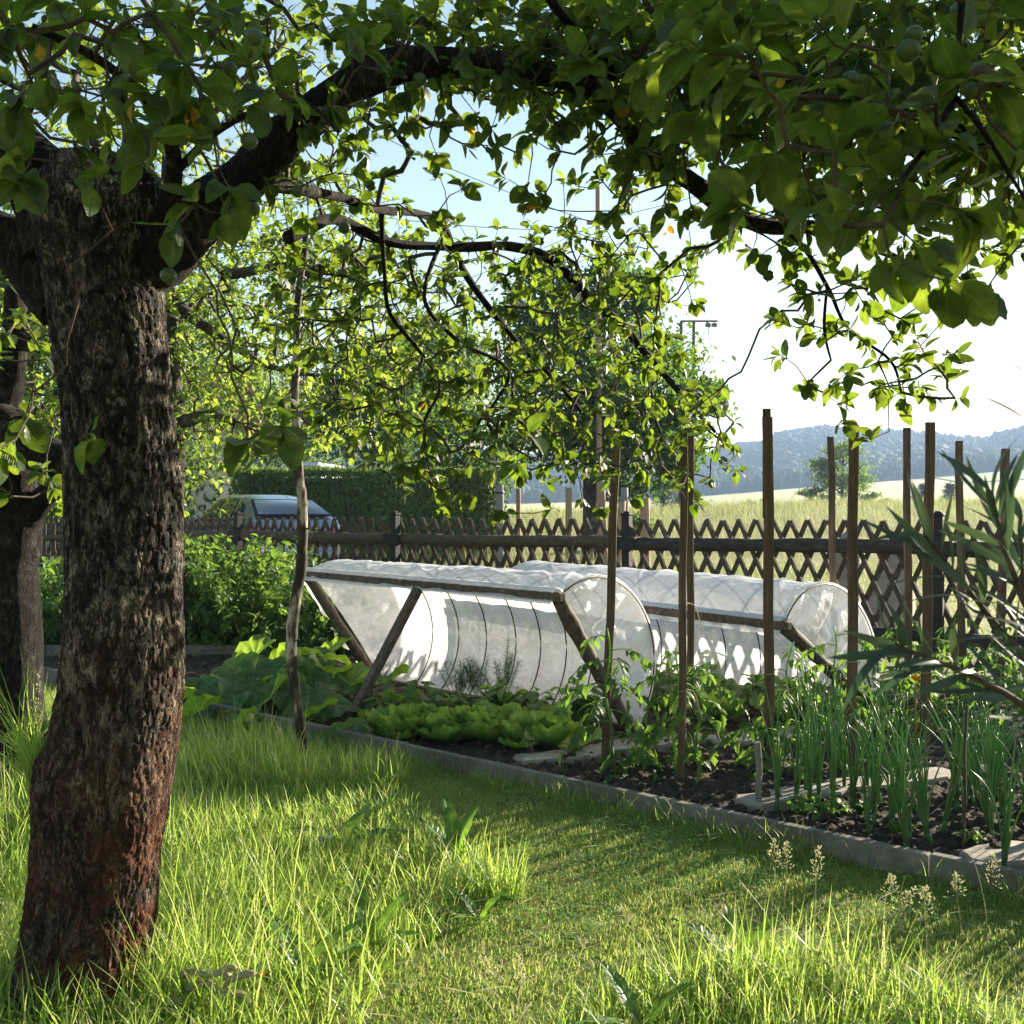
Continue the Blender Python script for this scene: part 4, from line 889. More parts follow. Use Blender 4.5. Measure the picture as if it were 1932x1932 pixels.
def spruce(u,Y,h,label,seed):
    b=np.array(gpos(u,Y,-.1)); E=empty('spruce',b,label,'spruce','spruces in the meadow'); r=np.random.default_rng(seed); mb=MB()
    tube(mb,[b,b+np.array([0,0,h])],[h*.03,h*.005],7); mb.build('trunk',M['bark2'],E); PP=[];DD=[];SS=[]
    for k in range(26):
        f=(k+.5)/26; z=h*(.04+.93*f); R_=h*.36*(1-f)**.85+.03*h
        for q in range(13):
            a=r.uniform(0,6.28); rr=R_*r.uniform(.75,1.1); d=np.array([math.cos(a),math.sin(a),-.22+.25*f])
            for t in np.linspace(.1,1,7): PP.append(b+np.array([0,0,z])+d*rr*t); DD.append(unit(d+r.normal(0,.45,3))); SS.append(h*.1*r.uniform(.6,1.2))
    PP=np.array(PP);DD=np.array(DD); mb=MB(); inst(mb,leafT(.22,2,.3,.1,0),PP,frames(DD,np.tile([0,0,1.],(len(PP),1))),np.array(SS)); mb.build('crown',M['spruce'],E)
spruce(1252,70,3.3,'small dark spruce left of the lattice mast',1); spruce(1742,115,5.4,'slim spruce behind the pale leaning stake',2); spruce(1792,125,6.0,'slim spruce further right in the meadow',3); spruce(1725,120,4.4,'smallest distant spruce by the thin stake',4)
# clipped hedge
E=empty('clipped_hedge',gpos(690,27),'long clipped dark evergreen hedge behind the car','hedge')
x0,x1=(440-966)/FPX*27,(948-966)/FPX*26; mb=MB(); zb=.1; zt=2.42
box(mb,((x0+x1)/2,27.6,(zb+zt-.1)/2),(x1-x0-.3,.8,zt-.1-zb)); mb.build('inner_branches',M['twig'],E)
n=26000; r=np.random.default_rng(2); xx=r.uniform(x0,x1,n); k=r.random(n); f=k<.72
zz=np.where(f,r.uniform(zb,zt,n),zt+r.normal(0,.04,n)); yy=np.where(f,26.95+r.normal(0,.06,n)+.12*vnoise(xx,zz,1.4,4),r.uniform(26.9,28.2,n)); zz=zz+.05*vnoise(xx,yy,1.5,2)+np.where(f,0,(r.random(n)<.03)*r.uniform(0,.12,n))
d=unit(np.stack([r.normal(0,.5,n),r.normal(-.3,.4,n),r.normal(.6,.5,n)],-1)); mb=MB(); inst(mb,leafT(.45,2,.2,.2,0),np.stack([xx,yy,zz],-1),frames(d,unit(r.normal(size=(n,3)))),r.uniform(.07,.15,n)); mb.build('foliage',M['thuja'],E)
# ------------------------------------------------------------------ cars, house, masts
def at_ground(u,Y): return np.array(gpos(u,Y))
car=empty('parked_car',(0,0,0),'grey blue hatchback seen from behind over the lattice fence','car')
def body_loft(mb,prof,wid,nx=40):
    pass
# profile sections along x (forward): z_low, z_belt, z_roof, half width at belt, half width at roof
secs=[(-2.22,.42,.80,.82,.70,.62),(-2.16,.30,.98,1.0,.80,.70),(-2.0,.26,1.03,1.07,.84,.68),(-1.75,.24,1.03,1.19,.86,.62),(-1.4,.24,1.02,1.34,.87,.58),(-1.0,.24,1.0,1.43,.88,.58),(-.4,.24,.98,1.46,.88,.59),(.1,.24,.96,1.44,.88,.58),(.5,.24,.94,1.34,.88,.58),(.9,.24,.93,1.14,.87,.6),(1.2,.24,.91,.97,.86,.64),(1.7,.26,.84,.88,.84,.62),(2.05,.3,.74,.77,.78,.55),(2.2,.38,.62,.64,.66,.45)]
mb=MB(); ss=np.array(secs); t=np.linspace(0,len(ss)-1,53); Ssec=np.stack([np.interp(t,np.arange(len(ss)),ss[:,i]) for i in range(6)],-1); V=[]
for x,zl,zb_,zr,wb,wr in Ssec:
    row=[(wb*.9,zl),(wb,zl+.12),(wb*1.0,(zl+zb_)/2),(wb*.99,zb_-.06),(wb*.95,zb_)]
    row+=[(wb*.95+(wr-wb*.95)*f,zb_+(zr-zb_)*f**.9) for f in (.25,.5,.75,.93)]; row+=[(wr*.82,zr+.015*(zr-zb_>.1)),(wr*.4,zr+.03*(zr-zb_>.1)),(0,zr+.035*(zr-zb_>.1))]
    full=row+[(-a,b_) for a,b_ in row[::-1][1:]]; V+=[[x,a,b_] for a,b_ in full]
k=23; nrow=len(Ssec); F=[[i*k+j,i*k+j+1,(i+1)*k+j+1,(i+1)*k+j] for i in range(nrow-1) for j in range(k-1)]; F2=[[0*k+j for j in range(k)]]; F3=[[(nrow-1)*k+j for j in range(k)][::-1]]
mb.add(V,F,F2,F3); body=mb.build('body',M['paint'],car)
def quadpatch(name,mat,pts,off,n=8,parent=None):   # bilinear glass patch on four corners, pushed along off
    a,b_,c,d_=[np.array(p,float) for p in pts]; V=[]
    for i in range(n+1):
        for j in range(n+1):
            s,t_=i/n,j/n; V.append(a*(1-s)*(1-t_)+b_*s*(1-t_)+c*s*t_+d_*(1-s)*t_+np.array(off)*(1+1.2*math.sin(math.pi*s)*math.sin(math.pi*t_)))
    F=[[i*(n+1)+j,i*(n+1)+j+1,(i+1)*(n+1)+j+1,(i+1)*(n+1)+j] for i in range(n) for j in range(n)]
    m_=MB(); m_.add(V,F); return m_.build(name,mat,parent or car)
quadpatch('window_seal',M['rubber'],[(-2.03,.71,1.06),(-2.03,-.71,1.06),(-1.40,-.575,1.36),(-1.40,.575,1.36)],(-.016,0,.022))
quadpatch('rear_window',M['glass'],[(-2.0,.65,1.085),(-2.0,-.65,1.085),(-1.45,-.535,1.335),(-1.45,.535,1.335)],(-.026,0,.034))
sw=[((-1.62,.83,1.04),(-1.15,.83,1.02),(-1.1,.615,1.38),(-1.3,.66,1.3)),((-1.1,.84,1.02),(-.25,.85,.99),(-.3,.605,1.42),(-1.05,.61,1.39)),((-.18,.85,.99),(.72,.85,.965),(.3,.63,1.36),(-.22,.605,1.42))]
for s_ in (1,-1):
    for q in sw: quadpatch('side_window',M['glass'],[(a,b_*s_,c) for a,b_,c in q],(0,.02*s_,.008),4)
    quadpatch('tail_light',M['redlamp'],[(-2.17,.8*s_,.72),(-2.19,.5*s_,.72),(-2.14,.52*s_,.9),(-2.1,.82*s_,.92)],(-.035,.01*s_,0),3)
mbw=MB(); an=np.linspace(0,6.283,33)[:-1]
tube(mbw,[(0,-.1,0),(0,-.09,0),(0,.09,0),(0,.1,0)],[.28,.315,.315,.28],28); 
w0=mbw.build('wheel',M['rubber'],car); mbr=MB(); tube(mbr,[(0,-.11,0),(0,.11,0)],[.19,.19],20); r0_=mbr.build('rim',M['chrome'],w0)
for i,(x,y) in enumerate(((-1.35,.78),(-1.35,-.78),(1.35,.78),(1.35,-.78))):
    w=w0 if i==0 else copy_tree(w0,car)
    w.parent=car; w.location=(x,y,.315)
    if i: w=w
mb=MB(); tube(mb,[(-2.12,.05,1.09),(-2.08,-.2,1.10),(-2.05,-.5,1.08)],[.012,.01,.006],6); box(mb,(-2.13,.05,1.09),(.05,.06,.05),bev=.01); mb.build('rear_wiper',M['rubber'],car)
mb=MB(); blob(mb,(.62,.98,1.0),(.07,.1,.065),2,.01); mb.build('wing_mirror',M['paint'],car)
mb=MB(); box(mb,(-2.23,0,.4),(.06,1.45,.16),bev=.02); mb.build('rear_bumper',M['paint'],car)
cg=at_ground(505,20.8); car.rotation_euler=(0,0,math.pi/2+math.radians(33)); car.location=(float(cg[0])-.45,21.6,.2); car.scale=(1.08,1.08,1.08)
van=empty('white_van',(0,0,0),'white camper van whose roof shows above the hedge','van')
mb=MB(); box(mb,(0,0,1.6),(2.0,4.6,2.5),bev=.16); mb.build('body',M['white'],van); mb=MB()
box(mb,(-.1,-2.31,2.42),(1.5,.05,.5),bev=.02); mb.build('rear_window',M['glass'],van)
for y in (-1.9,-1.0,0): 
    mb=MB(); box(mb,(1.005,y,2.42),(.03,.7,.42),bev=.01); mb.build('side_window',M['glass'],van)
for x in (-1,1):
    for y in (-1.5,1.6): mb=MB(); tube(mb,[(x*.9-.1,y,.33),(x*.9+.1,y,.33)],.33,20); mb.build('wheel',M['rubber'],van)
van.scale=(.87,.87,.87); van.location=((577-966)/FPX*44,46,float(Hg(-8.8,45))+.12); van.rotation_euler=(0,0,math.radians(-7))
# house corner
hs=empty('small_house',(-9.9,36,0),'grey plastered house with red roof mostly hidden by leaves','house')
mb=MB(); box(mb,(-11.9,38,2.2),(4.0,5,5.0),bev=.02); mb.build('wall',M['plaster'],hs,origin=hs.location)
mb=MB(); V=[(-14.3,35.1,4.5),(-9.4,35.1,4.5),(-9.4,41,4.5),(-14.3,41,4.5),(-14.3,38,6.6),(-9.4,38,6.6)]
mb.add(V,[[0,1,5,4],[2,3,4,5],[0,3,2,1]],[[1,2,5],[3,0,4]],smooth=False); mb.build('roof',M['rooftile'],hs,origin=hs.location)
mb=MB(); box(mb,(-11.5,35.47,2.4),(1.1,.06,1.2),bev=.01); mb.build('window',M['glass'],hs,origin=hs.location)
# wooden telephone pole and its wires
q=gpos(1132,24); pole=empty('telephone_pole',q,'slim wooden telephone pole in front of the lime tree','pole')
mb=MB(); tb=np.array(q); tube(mb,[tb+np.array([.0-.05*t,0,8.6*t]) for t in np.linspace(-.02,1,12)],np.linspace(.07,.055,12),12,rough=.02); mb.build('shaft',M['pole'],pole)
mb=MB(); box(mb,(tb[0]-.05,tb[1],8.0),(.5,.08,.08),bev=.01); mb.build('cross_arm',M['pole'],pole)
for i,(a,b_,lb) in enumerate(((np.array([tb[0]-.3,tb[1],8.05]),P(380,60,22),'upper thin wire crossing the sky at the left'),(np.array([tb[0]+.15,tb[1],8.05]),P(470,640,30),'thin wire sloping down to the hedge trees'),(np.array([tb[0]+.2,tb[1],8.1]),P(1700,200,26),'thin wire running right through the leaves'),(np.array([tb[0]-.25,tb[1],7.8]),P(300,320,24),'lower thin wire crossing the sky at the left'))):
    mb=MB(); tube(mb,[a+(b_-a)*t+np.array([0,0,-.35*math.sin(t*math.pi)]) for t in np.linspace(0,1,24)],.008,5); tag(mb.build('overhead_wire',M['wire'],origin=a),lb,'wire','overhead wires')
# lattice mast
b0=gpos(1294,60,-.2); mast=empty('lattice_mast',b0,'rusty twin post lattice mast with a short arm','power mast'); hM=P(1290,606,60)[2]-b0[2]
for dx in (-.36,.36):
    mb=MB(); 
    for q in (-.07,.07): plank(mb,(b0[0]+dx*1.0+q-.35*0,b0[1],b0[2]),(b0[0]+dx+q*.7+.1,b0[1],b0[2]+hM),.035,.07,bev=0)
    plank(mb,(b0[0]+dx,b0[1]+.05,b0[2]),(b0[0]+dx+.1,b0[1]+.05,b0[2]+hM),.17,.02,bev=0); mb.build('post',M['iron'],mast)
mb=MB(); nb=24
for k in range(nb):
    z0=b0[2]+hM*k/nb; z1=b0[2]+hM*(k+1)/nb; s=1 if k%2 else -1; x=b0[0]+.1*k/nb
    plank(mb,(x-.36*s,b0[1]-.02,z0),(x+.36*s,b0[1]-.02,z1),.03,.03,bev=0); plank(mb,(x+.36*s,b0[1]+.02,z0),(x-.36*s,b0[1]+.02,z1),.03,.03,bev=0)
mb.build('bracing',M['iron'],mast)
mb=MB(); zt=b0[2]+hM; box(mb,(b0[0]+.75,b0[1],zt),(2.1,.12,.1),bev=.01); mb.build('cross_arm',M['iron'],mast)
for dx in (1.25,1.6): mb=MB(); tube(mb,[(b0[0]+dx-.14,b0[1],zt-.22),(b0[0]+dx+.14,b0[1],zt-.22)],[.1,.13],10); tube(mb,[(b0[0]+dx,b0[1],zt),(b0[0]+dx,b0[1],zt-.22)],.02,6); mb.build('insulator',M['iron'],mast)
mb=MB(); tube(mb,[(b0[0]+1.3,b0[1],zt-.3),(b0[0]+1.3,b0[1],zt-.8)],.025,6); tube(mb,[(b0[0]+1.25,b0[1],zt-.35),(b0[0]+.4,b0[1],zt-1.6)],.015,5); mb.build('stay_wire',M['iron'],mast)
mb=MB(); box(mb,(b0[0]+.2,b0[1],P(0,760,60)[2]),(1.5,.1,.08),bev=.01); mb.build('cross_arm',M['iron'],mast)
# pipe post and meadow posts
def post(u,vt,Y,r,label,mat='pole',lean=0,name='meadow_post',cat='post',group='old posts in the meadow behind the fence'):
    b=np.array(gpos(u,Y)); t=P(u+lean,vt,Y); mb=MB(); n=8
    tube(mb,[b+(t-b)*f for f in np.linspace(-.05,1,n)],np.linspace(r*1.05,r*.95,n)*(1+.03*rng.normal(size=n)),12,rough=.03); o=mb.build(name,M[mat],origin=b); tag(o,label,cat,group); return o,b,t
o,b,t=post(943,915,20.5,.085,'grey pipe post with black band at the hedge end','pipe',name='pipe_post',cat='post',group=None)
mb=MB(); c=b+(t-b)*.92; tube(mb,[c-np.array([0,0,.02]),c+np.array([0,0,.02])],.092,14); bd=mb.build('band',M['hoop'],None,origin=b); bd.parent=o; bd.location=(0,0,0)
mb=MB(); tube(mb,[c+np.array([-.12,0,-.05]),c+np.array([-.12,0,1.2])],.012,6); bd=mb.build('cable',M['wire'],None,origin=b); bd.parent=o; bd.location=(0,0,0)
post(978,922,27,.06,'grey post just right of the pipe post'); post(1073,920,24,.075,'upright brown post left of the lime tree trunk'); post(1162,945,19,.07,'leaning broken post at the lime tree trunk',lean=12); 
post(1217,940,20,.1,'thick short brown post right of the lime tree'); post(1178,920,21,.08,'grey post against the wooden telephone pole','pipe'); post(1145,912,20,.05,'thin slanted post beside the lime tree trunk',lean=-9)
# stones standing behind the fence right
for u,v,Y,sx,sz,lb in ((1580,1105,12.5,.42,1.15,'upright weathered stone slab behind the fence, left one'),(1672,1120,12.2,.5,1.1,'pale upright weathered stone slab behind the fence, right one')):
    b=np.array(gpos(u,Y)); mb=MB(); V=[];k=12
    for z,f in ((-.05,1.25),(.3,1.15),(.6,.95),(.85,.8),(sz,.55),(sz+.05,.2)):
        for j in range(k): a=j/k*6.283; V.append(b+np.array([math.cos(a)*sx*.5*f*(1+.1*rng.normal())+.12*z,math.sin(a)*.12*f,z*(1+.02*rng.normal())]))
    mb.add(V,[[i*k+j,i*k+(j+1)%k,(i+1)*k+(j+1)%k,(i+1)*k+j] for i in range(5) for j in range(k)],[[5*k+j for j in range(k)]]); tag(mb.build('standing_stone',M['stone'],origin=b),lb,'stone','standing stones behind the fence')
# ------------------------------------------------------------------ raspberry bushes
def cane_bush(name,label,poly_c,n,h,seed,leafL=.082,mat='rasp',spread=(.5,.35)):
    E=empty(name,(poly_c[0],poly_c[1],0),label,'raspberry bush','raspberry bushes behind the beds'); r=np.random.default_rng(seed); mb=MB(); PP=[];DD=[]
    for _ in range(n):
        b=np.array([poly_c[0]+r.normal(0,spread[0]),poly_c[1]+r.normal(0,spread[1]),0]); hh=h*r.uniform(.72,1.08)*(1-.25*min(1,abs(b[0]-poly_c[0])/spread[0]/2.5)); lean=r.normal(0,.14,2)
        t=np.linspace(0,1,9)[:,None]; pts=b+np.array([lean[0],lean[1],hh])*t+np.array([lean[0],lean[1],0])*t**2*1.2; tube(mb,pts,np.linspace(.006,.002,9),4,cap=False)
        for z in np.arange(.08,1.0,.065):
            p=b+np.array([lean[0]*z*(1+1.2*z),lean[1]*z*(1+1.2*z),hh*z]); a=r.uniform(0,6.28); d=np.array([math.cos(a),math.sin(a),.25]); 
            q=p+d*r.uniform(.05,.12); PP.append(q); DD.append(unit(d+np.array([0,0,-.1])))
        PP.append(pts[-1]); DD.append(np.array([0,0,1.]))
    mb.build('canes',M['rasp'],E); mb=MB(); T=[leafT(.62,4,.2,.35,.15,.02,.8),leafT(.55,4,.3,.5,.15,.02,.8),leafT(.6,4,.1,.15,.15,.02,.8)]
    rosette(mb,np.array(PP),np.array(DD),leafL,4,T,spread=.95,droop=.35,seed=seed); mb.build('foliage',M[mat],E)
cane_bush('raspberry_bush','tall raspberry bush between the big trunk and the crooked pole',(-2.95,11.0),70,1.16,61,spread=(.42,.3))
cane_bush('raspberry_bush','raspberry bush behind the crooked support pole',(-2.15,10.6),45,.8,62,spread=(.4,.3))
cane_bush('raspberry_bush','low raspberry bush at the left end of the first tunnel',(-1.5,10.9),20,.5,66,spread=(.35,.3))
cane_bush('raspberry_bush','raspberry bush at the left picture edge',(-5.5,11.3),60,.86,63)
cane_bush('raspberry_bush','raspberry bush just left of the big trunk',(-4.55,11.2),60,.86,64)
cane_bush('raspberry_bush','raspberry bush in the gap behind the big trunk',(-3.8,11.3),40,1.05,65)
# ------------------------------------------------------------------ pumpkin
def bigleafT(seed,k=40,rings=7,cup=.16,lobes=5):
    r=np.random.default_rng(seed); V=[[0,0,0]]; F3=[];F=[]; ph=r.uniform(0,6)
    for i in range(1,rings+1):
        f=i/rings
        for j in range(k):
            a=j/k*6.283; R_=.5*(1+.11*math.cos(a*lobes)+.03*math.sin(a*17+ph))
            notch=max(0,1-abs(((a+math.pi/2)%6.283)-0)/.35)+max(0,1-abs(6.283-((a+math.pi/2)%6.283))/.35); R_*=1-.55*min(1,notch)
            z=cup*(f*f)*.6+.035*f*math.cos(a*lobes*2+ph)+.05*f*math.sin(a*3+ph)*f-.09*f**4*(1+math.sin(a*2+ph*2)); V.append([R_*f*math.cos(a),R_*f*math.sin(a)+.0,z])
    for j in range(k): F3.append([0,1+j,1+(j+1)%k])
    for i in range(rings-1):
        for j in range(k): a=1+i*k; F.append([a+j,a+k+j,a+k+(j+1)%k,a+(j+1)%k])
    return np.array(V),[np.array(F3),np.array(F)]
BL=[bigleafT(s,cup=c) for s,c in ((1,.3),(2,.1),(3,-.15),(4,.4))]
def bigplant(label,leaves,seed,base,name='pumpkin_plant'):
    E=empty(name,base,label,'pumpkin plant','pumpkin plants at the end of the bed'); r=np.random.default_rng(seed); mb=MB(); ms=MB()
    for u,v,Y,dia in leaves:
        p=P(u,v,Y); tilt=unit(np.array([r.normal(-.05,.42),r.normal(-.2,.38),1.0])); x=unit(np.cross([0,1,0],tilt)); y=np.cross(tilt,x); a=r.uniform(0,6.28)
        R=np.stack([x*math.cos(a)+y*math.sin(a),-x*math.sin(a)+y*math.cos(a),tilt],1); inst(mb,BL[r.integers(0,4)],p[None],R[None],np.array([dia*1.18]))
        g=np.array([p[0]*.75+base[0]*.25+r.normal(0,.05),p[1]*.75+base[1]*.25+.05,.03]); m_=(p+g)/2+np.array([r.normal(0,.03),0,.04])
        t=np.linspace(0,1,9)[:,None]; tube(ms,(1-t)**2*g+2*t*(1-t)*m_+t*t*p,np.linspace(.011,.006,9),7,cap=False)
    mb.build('leaves',M['pumpkin'],E); ms.build('stalks',M['bean'],E)
bigplant('big leaved pumpkin plant left of the crooked pole',[(395,1290,8.0,.34),(440,1262,8.3,.36),(480,1235,8.6,.34),(520,1250,8.4,.3),(475,1285,7.8,.46),(530,1272,7.9,.34),(420,1320,7.5,.34),(370,1345,7.2,.3),(490,1330,7.4,.42),(540,1310,7.5,.3),(455,1360,7.0,.3),(500,1378,6.9,.26),(380,1300,8.0,.3),(590,1250,8.3,.3),(355,1315,7.7,.3)],5,(-1.95,7.6,0))
bigplant('big leaved pumpkin plant between the crooked pole and the tunnel prop',[(600,1232,8.3,.34),(650,1250,8.1,.36),(690,1262,8.0,.28),(620,1270,7.8,.34),(660,1290,7.6,.3),(600,1310,7.3,.4),(640,1330,7.0,.3),(590,1350,7.0,.32),(610,1385,6.6,.24),(655,1392,6.5,.22),(585,1280,7.8,.34),(700,1290,7.6,.26),(740,1282,7.6,.24),(630,1228,8.5,.28)],6,(-1.3,7.5,0))
# ------------------------------------------------------------------ bush beans, lettuces
def leafy(name,label,cat,group,base,h,rad,n,L,mat,seed,T=None,droop=.2):
    E=empty(name,base,label,cat,group); r=np.random.default_rng(seed); b=np.array(base); mb=MB();ms=MB(); PP=[];DD=[]
    for _ in range(n):
        a=r.uniform(0,6.28); rr=rad*math.sqrt(r.random()); z=h*(.35+.65*r.random())*(1-.35*(rr/rad)**2); p=b+np.array([rr*math.cos(a),rr*math.sin(a),z]); PP.append(p); DD.append(unit(np.array([math.cos(a),math.sin(a),-.15+r.normal(0,.25)])))
        tube(ms,[b+np.array([.1*rr*math.cos(a),.1*rr*math.sin(a),0]),b+(p-b)*np.array([.5,.5,.62]),p],[.004,.003,.002],5,cap=False)
    ms.build('stems',M['bean'],E); PP=np.array(PP);DD=np.array(DD); UU=unit(np.array([0,0,1.])+r.normal(0,.3,(n,3))); R=frames(DD,UU); mb=MB(); T=T or [leafT(.82,5,.12,.3,.1,.02,.7,.02),leafT(.78,5,.25,.15,.1,.02,.7,.03),leafT(.85,5,.05,.45,.1,.02,.7,.02)]
    w=r.integers(0,len(T),n); s=L*r.uniform(.6,1.2,n)
    for k,t in enumerate(T): inst(mb,t,PP[w==k]-DD[w==k]*L*.3,R[w==k],s[w==k])
    mb.build('foliage',M[mat],E); return E
gb='bean plants in front of the tunnels'
for i,(u,v,Y,h,rd,lb) in enumerate(((745,1375,7.0,.3,.2,'bean plant just right of the tunnel prop'),(790,1365,7.1,.26,.18,'bean plant second from the tunnel prop'),(850,1368,7.05,.22,.18,'bean plant below the dill'),(915,1365,7.1,.24,.18,'bean plant behind the left lettuces'),
    (965,1368,7.1,.3,.17,'taller bean plant behind the middle lettuces'),(1010,1372,7.0,.24,.17,'bean plant behind the right lettuce'),(1075,1390,6.75,.36,.17,'tall bean plant left of the first tomato stake'),(1110,1380,6.9,.3,.15,'bean plant touching the first tomato stake'),
    (1245,1350,7.5,.3,.2,'bean plant between the two tunnels'),(1330,1350,7.5,.3,.22,'bean plant right of the doubled stake'),(1390,1350,7.45,.28,.2,'bean plant left of the tallest stake'),(1500,1352,7.4,.3,.22,'bean plant right of the tallest stake'),(1545,1350,7.5,.24,.2,'bean plant left of the thin rough stake'),
    (1270,1310,8.3,.3,.25,'bean plant far back between the tunnels'),(1350,1300,8.6,.3,.25,'rearmost bean plant between the tunnels'),(1430,1345,7.6,.28,.2,'bean plant behind the tallest stake'))):
    g=G(u,v); leafy('bean_plant',lb,'bean plant',gb,(g[0],g[1],.03),h,rd,34,.1,'bean',100+i)
def crinkleT(seed):
    r=np.random.default_rng(seed); n,m_=9,9; V=[];F=[]; ph=r.uniform(0,6,4)
    for i in range(n):
        t=i/(n-1)
        for j in range(m_):
            s=j/(m_-1)*2-1; w=.46*math.sin(math.pi*min(.93,.12+.75*t))**.6; edge=abs(s)**3+max(0,t-.7)*1.6
            V.append([s*w,t*(1-.12*s*s),.28*t*t*.8+.14*s*s*(1-.3*t)+edge*.05*math.sin(s*9+t*13+ph[0])+.05*math.sin(t*10+s*6+ph[1])*edge+.02*math.sin(s*14+ph[2])*math.sin(t*16)])
    for i in range(n-1):
        for j in range(m_-1): a=i*m_+j; F.append([a,a+1,a+m_+1,a+m_])
    return np.array(V),[np.array(F)]
CT=[crinkleT(s) for s in range(4)]
gl='lettuces in a row behind the kerb'
for i,(u,v,d_,lb) in enumerate(((760,1408,.34,'leftmost loose green lettuce nearest the tunnel prop'),(800,1402,.3,'second green lettuce from the left, behind its neighbour'),(838,1415,.32,'green lettuce in the left half of the row'),(885,1410,.3,'lettuce left of the middle of the row'),(925,1416,.34,'lettuce in the middle of the row'),
    (960,1408,.32,'lettuce behind the two largest heads'),(985,1424,.34,'large pale lettuce left of the last head'),(1035,1426,.36,'last and largest lettuce at the right end of the row'),(720,1400,.2,'small lettuce in the kerb corner by the prop'),
    (1475,1372,.3,'round lettuce right behind the tallest stake'),(1530,1368,.3,'round lettuce left of the thin rough stake'),(1350,1375,.3,'round lettuce between the doubled and tallest stakes'))):
    g=G(u,v); r=np.random.default_rng(200+i); E=empty('lettuce',(g[0],g[1],.04),lb,'lettuce',gl); mb=MB(); nL=15+i%4; PP=[];DD=[];UU=[];SS=[]
    for k in range(nL):
        a=k*2.4+r.normal(0,.2); f=k/nL; el=.2+1.0*f+r.normal(0,.12); d=np.array([math.cos(a)*math.cos(el),math.sin(a)*math.cos(el),math.sin(el)]); PP.append(np.array([g[0],g[1],.045])+.02*d); DD.append(d); UU.append(np.array([-math.cos(a)*math.sin(el),-math.sin(a)*math.sin(el),math.cos(el)])); SS.append(d_*(.8-.28*f)*r.uniform(.85,1.15))
    w=r.integers(0,4,nL); PP=np.array(PP);R=frames(np.array(DD),np.array(UU));SS=np.array(SS)
    for k in range(4): inst(mb,CT[k],PP[w==k],R[w==k],SS[w==k])
    mb.build('leaves',M['lettuce'],E)
# dill
for i,(u,v,h,lb) in enumerate(((905,1345,.42,'feathery dill in front of the tunnel, left one'),(950,1345,.48,'feathery dill in front of the tunnel, right one'),(865,1345,.36,'small feathery dill furthest left'))):
    g=G(u,v); E=empty('dill_plant',g,lb,'dill','dill plants in front of the tunnel'); r=np.random.default_rng(i); mb=MB()
    for k in range(9):
        e=g+np.array([r.normal(0,.1),r.normal(0,.06),h*r.uniform(.7,1.1)]); s=g+(e-g)*np.array([.2,.2,.3])
        tube(mb,[g,s,e],[.003,.0025,.001],4,cap=False)
        for q in np.linspace(.35,1,12):
            c=s+(e-s)*q
            for _ in range(9): d=unit(r.normal(size=3)+np.array([0,0,.5]))*.045; tube(mb,[c,c+d*.5+r.normal(0,.004,3),c+d],[.0009,.0008,.0005],3,cap=False)
    mb.build('fronds',M['onion'],E)
# ------------------------------------------------------------------ tomato plants
def toothT(seed=0):
    V,F=leafT(.55,7,.15,.35,.12,.02,.8,.01,.22); return V,F
TT=[toothT(),leafT(.5,7,.25,.6,.12,.02,.8,.02,.2)]
def tomato(label,u,v,h,seed,lean=(0,0)):
    g=G(u,v); E=empty('tomato_plant',g,label,'tomato plant','tomato plants at the stakes'); r=np.random.default_rng(seed); ms=MB(); top=g+np.array([lean[0],lean[1],h])
    t=np.linspace(0,1,14)[:,None]; pts=g+(top-g)*t+np.stack([.015*np.sin(t[:,0]*11+seed),.01*np.cos(t[:,0]*9),0*t[:,0]],-1); tube(ms,pts,np.linspace(.009,.004,14),7)
    PP=[];DD=[];UU=[];SS=[]
    nl=int(4+h*11)
    for k in range(nl):
        f=.3+.7*k/nl; a=k*2.4+seed; p=pts[int(f*13)]; L=.3*r.uniform(.7,1.1)*(1.15-.45*f); up=.6*f-.1; prev=p
        dirh=np.array([math.cos(a),math.sin(a),0]); ra=[]
        for q in range(9): x=q/8; ra.append(p+dirh*L*x+np.array([0,0,L*(up*x-.75*x*x)]))
        tube(ms,ra,np.linspace(.0035,.0012,9),5,cap=False)
        side=np.array([-dirh[1],dirh[0],0])
        for q in (3,4,5,6,7,8):
            c=ra[q]; tg=unit(ra[q]-ra[q-1])
            for s in ((1,-1) if q<8 else (0,)):
                d=unit(tg*(.45 if s else 1)+side*s+np.array([0,0,-.25])+r.normal(0,.15,3)); PP.append(c+d*.012); DD.append(d); UU.append(unit(np.array([0,0,1.])+r.normal(0,.25,3))); SS.append((.085 if q in (4,6,8) else .05)*r.uniform(.8,1.2)*(1.1-.3*f))
    ms.build('stem',M['tomato'],E); mb=MB(); PP=np.array(PP);R=frames(np.array(DD),np.array(UU));SS=np.array(SS); w=r.integers(0,2,len(PP))
    for k in (0,1): inst(mb,TT[k],PP[w==k],R[w==k],SS[w==k])
    mb.build('foliage',M['tomato'],E)
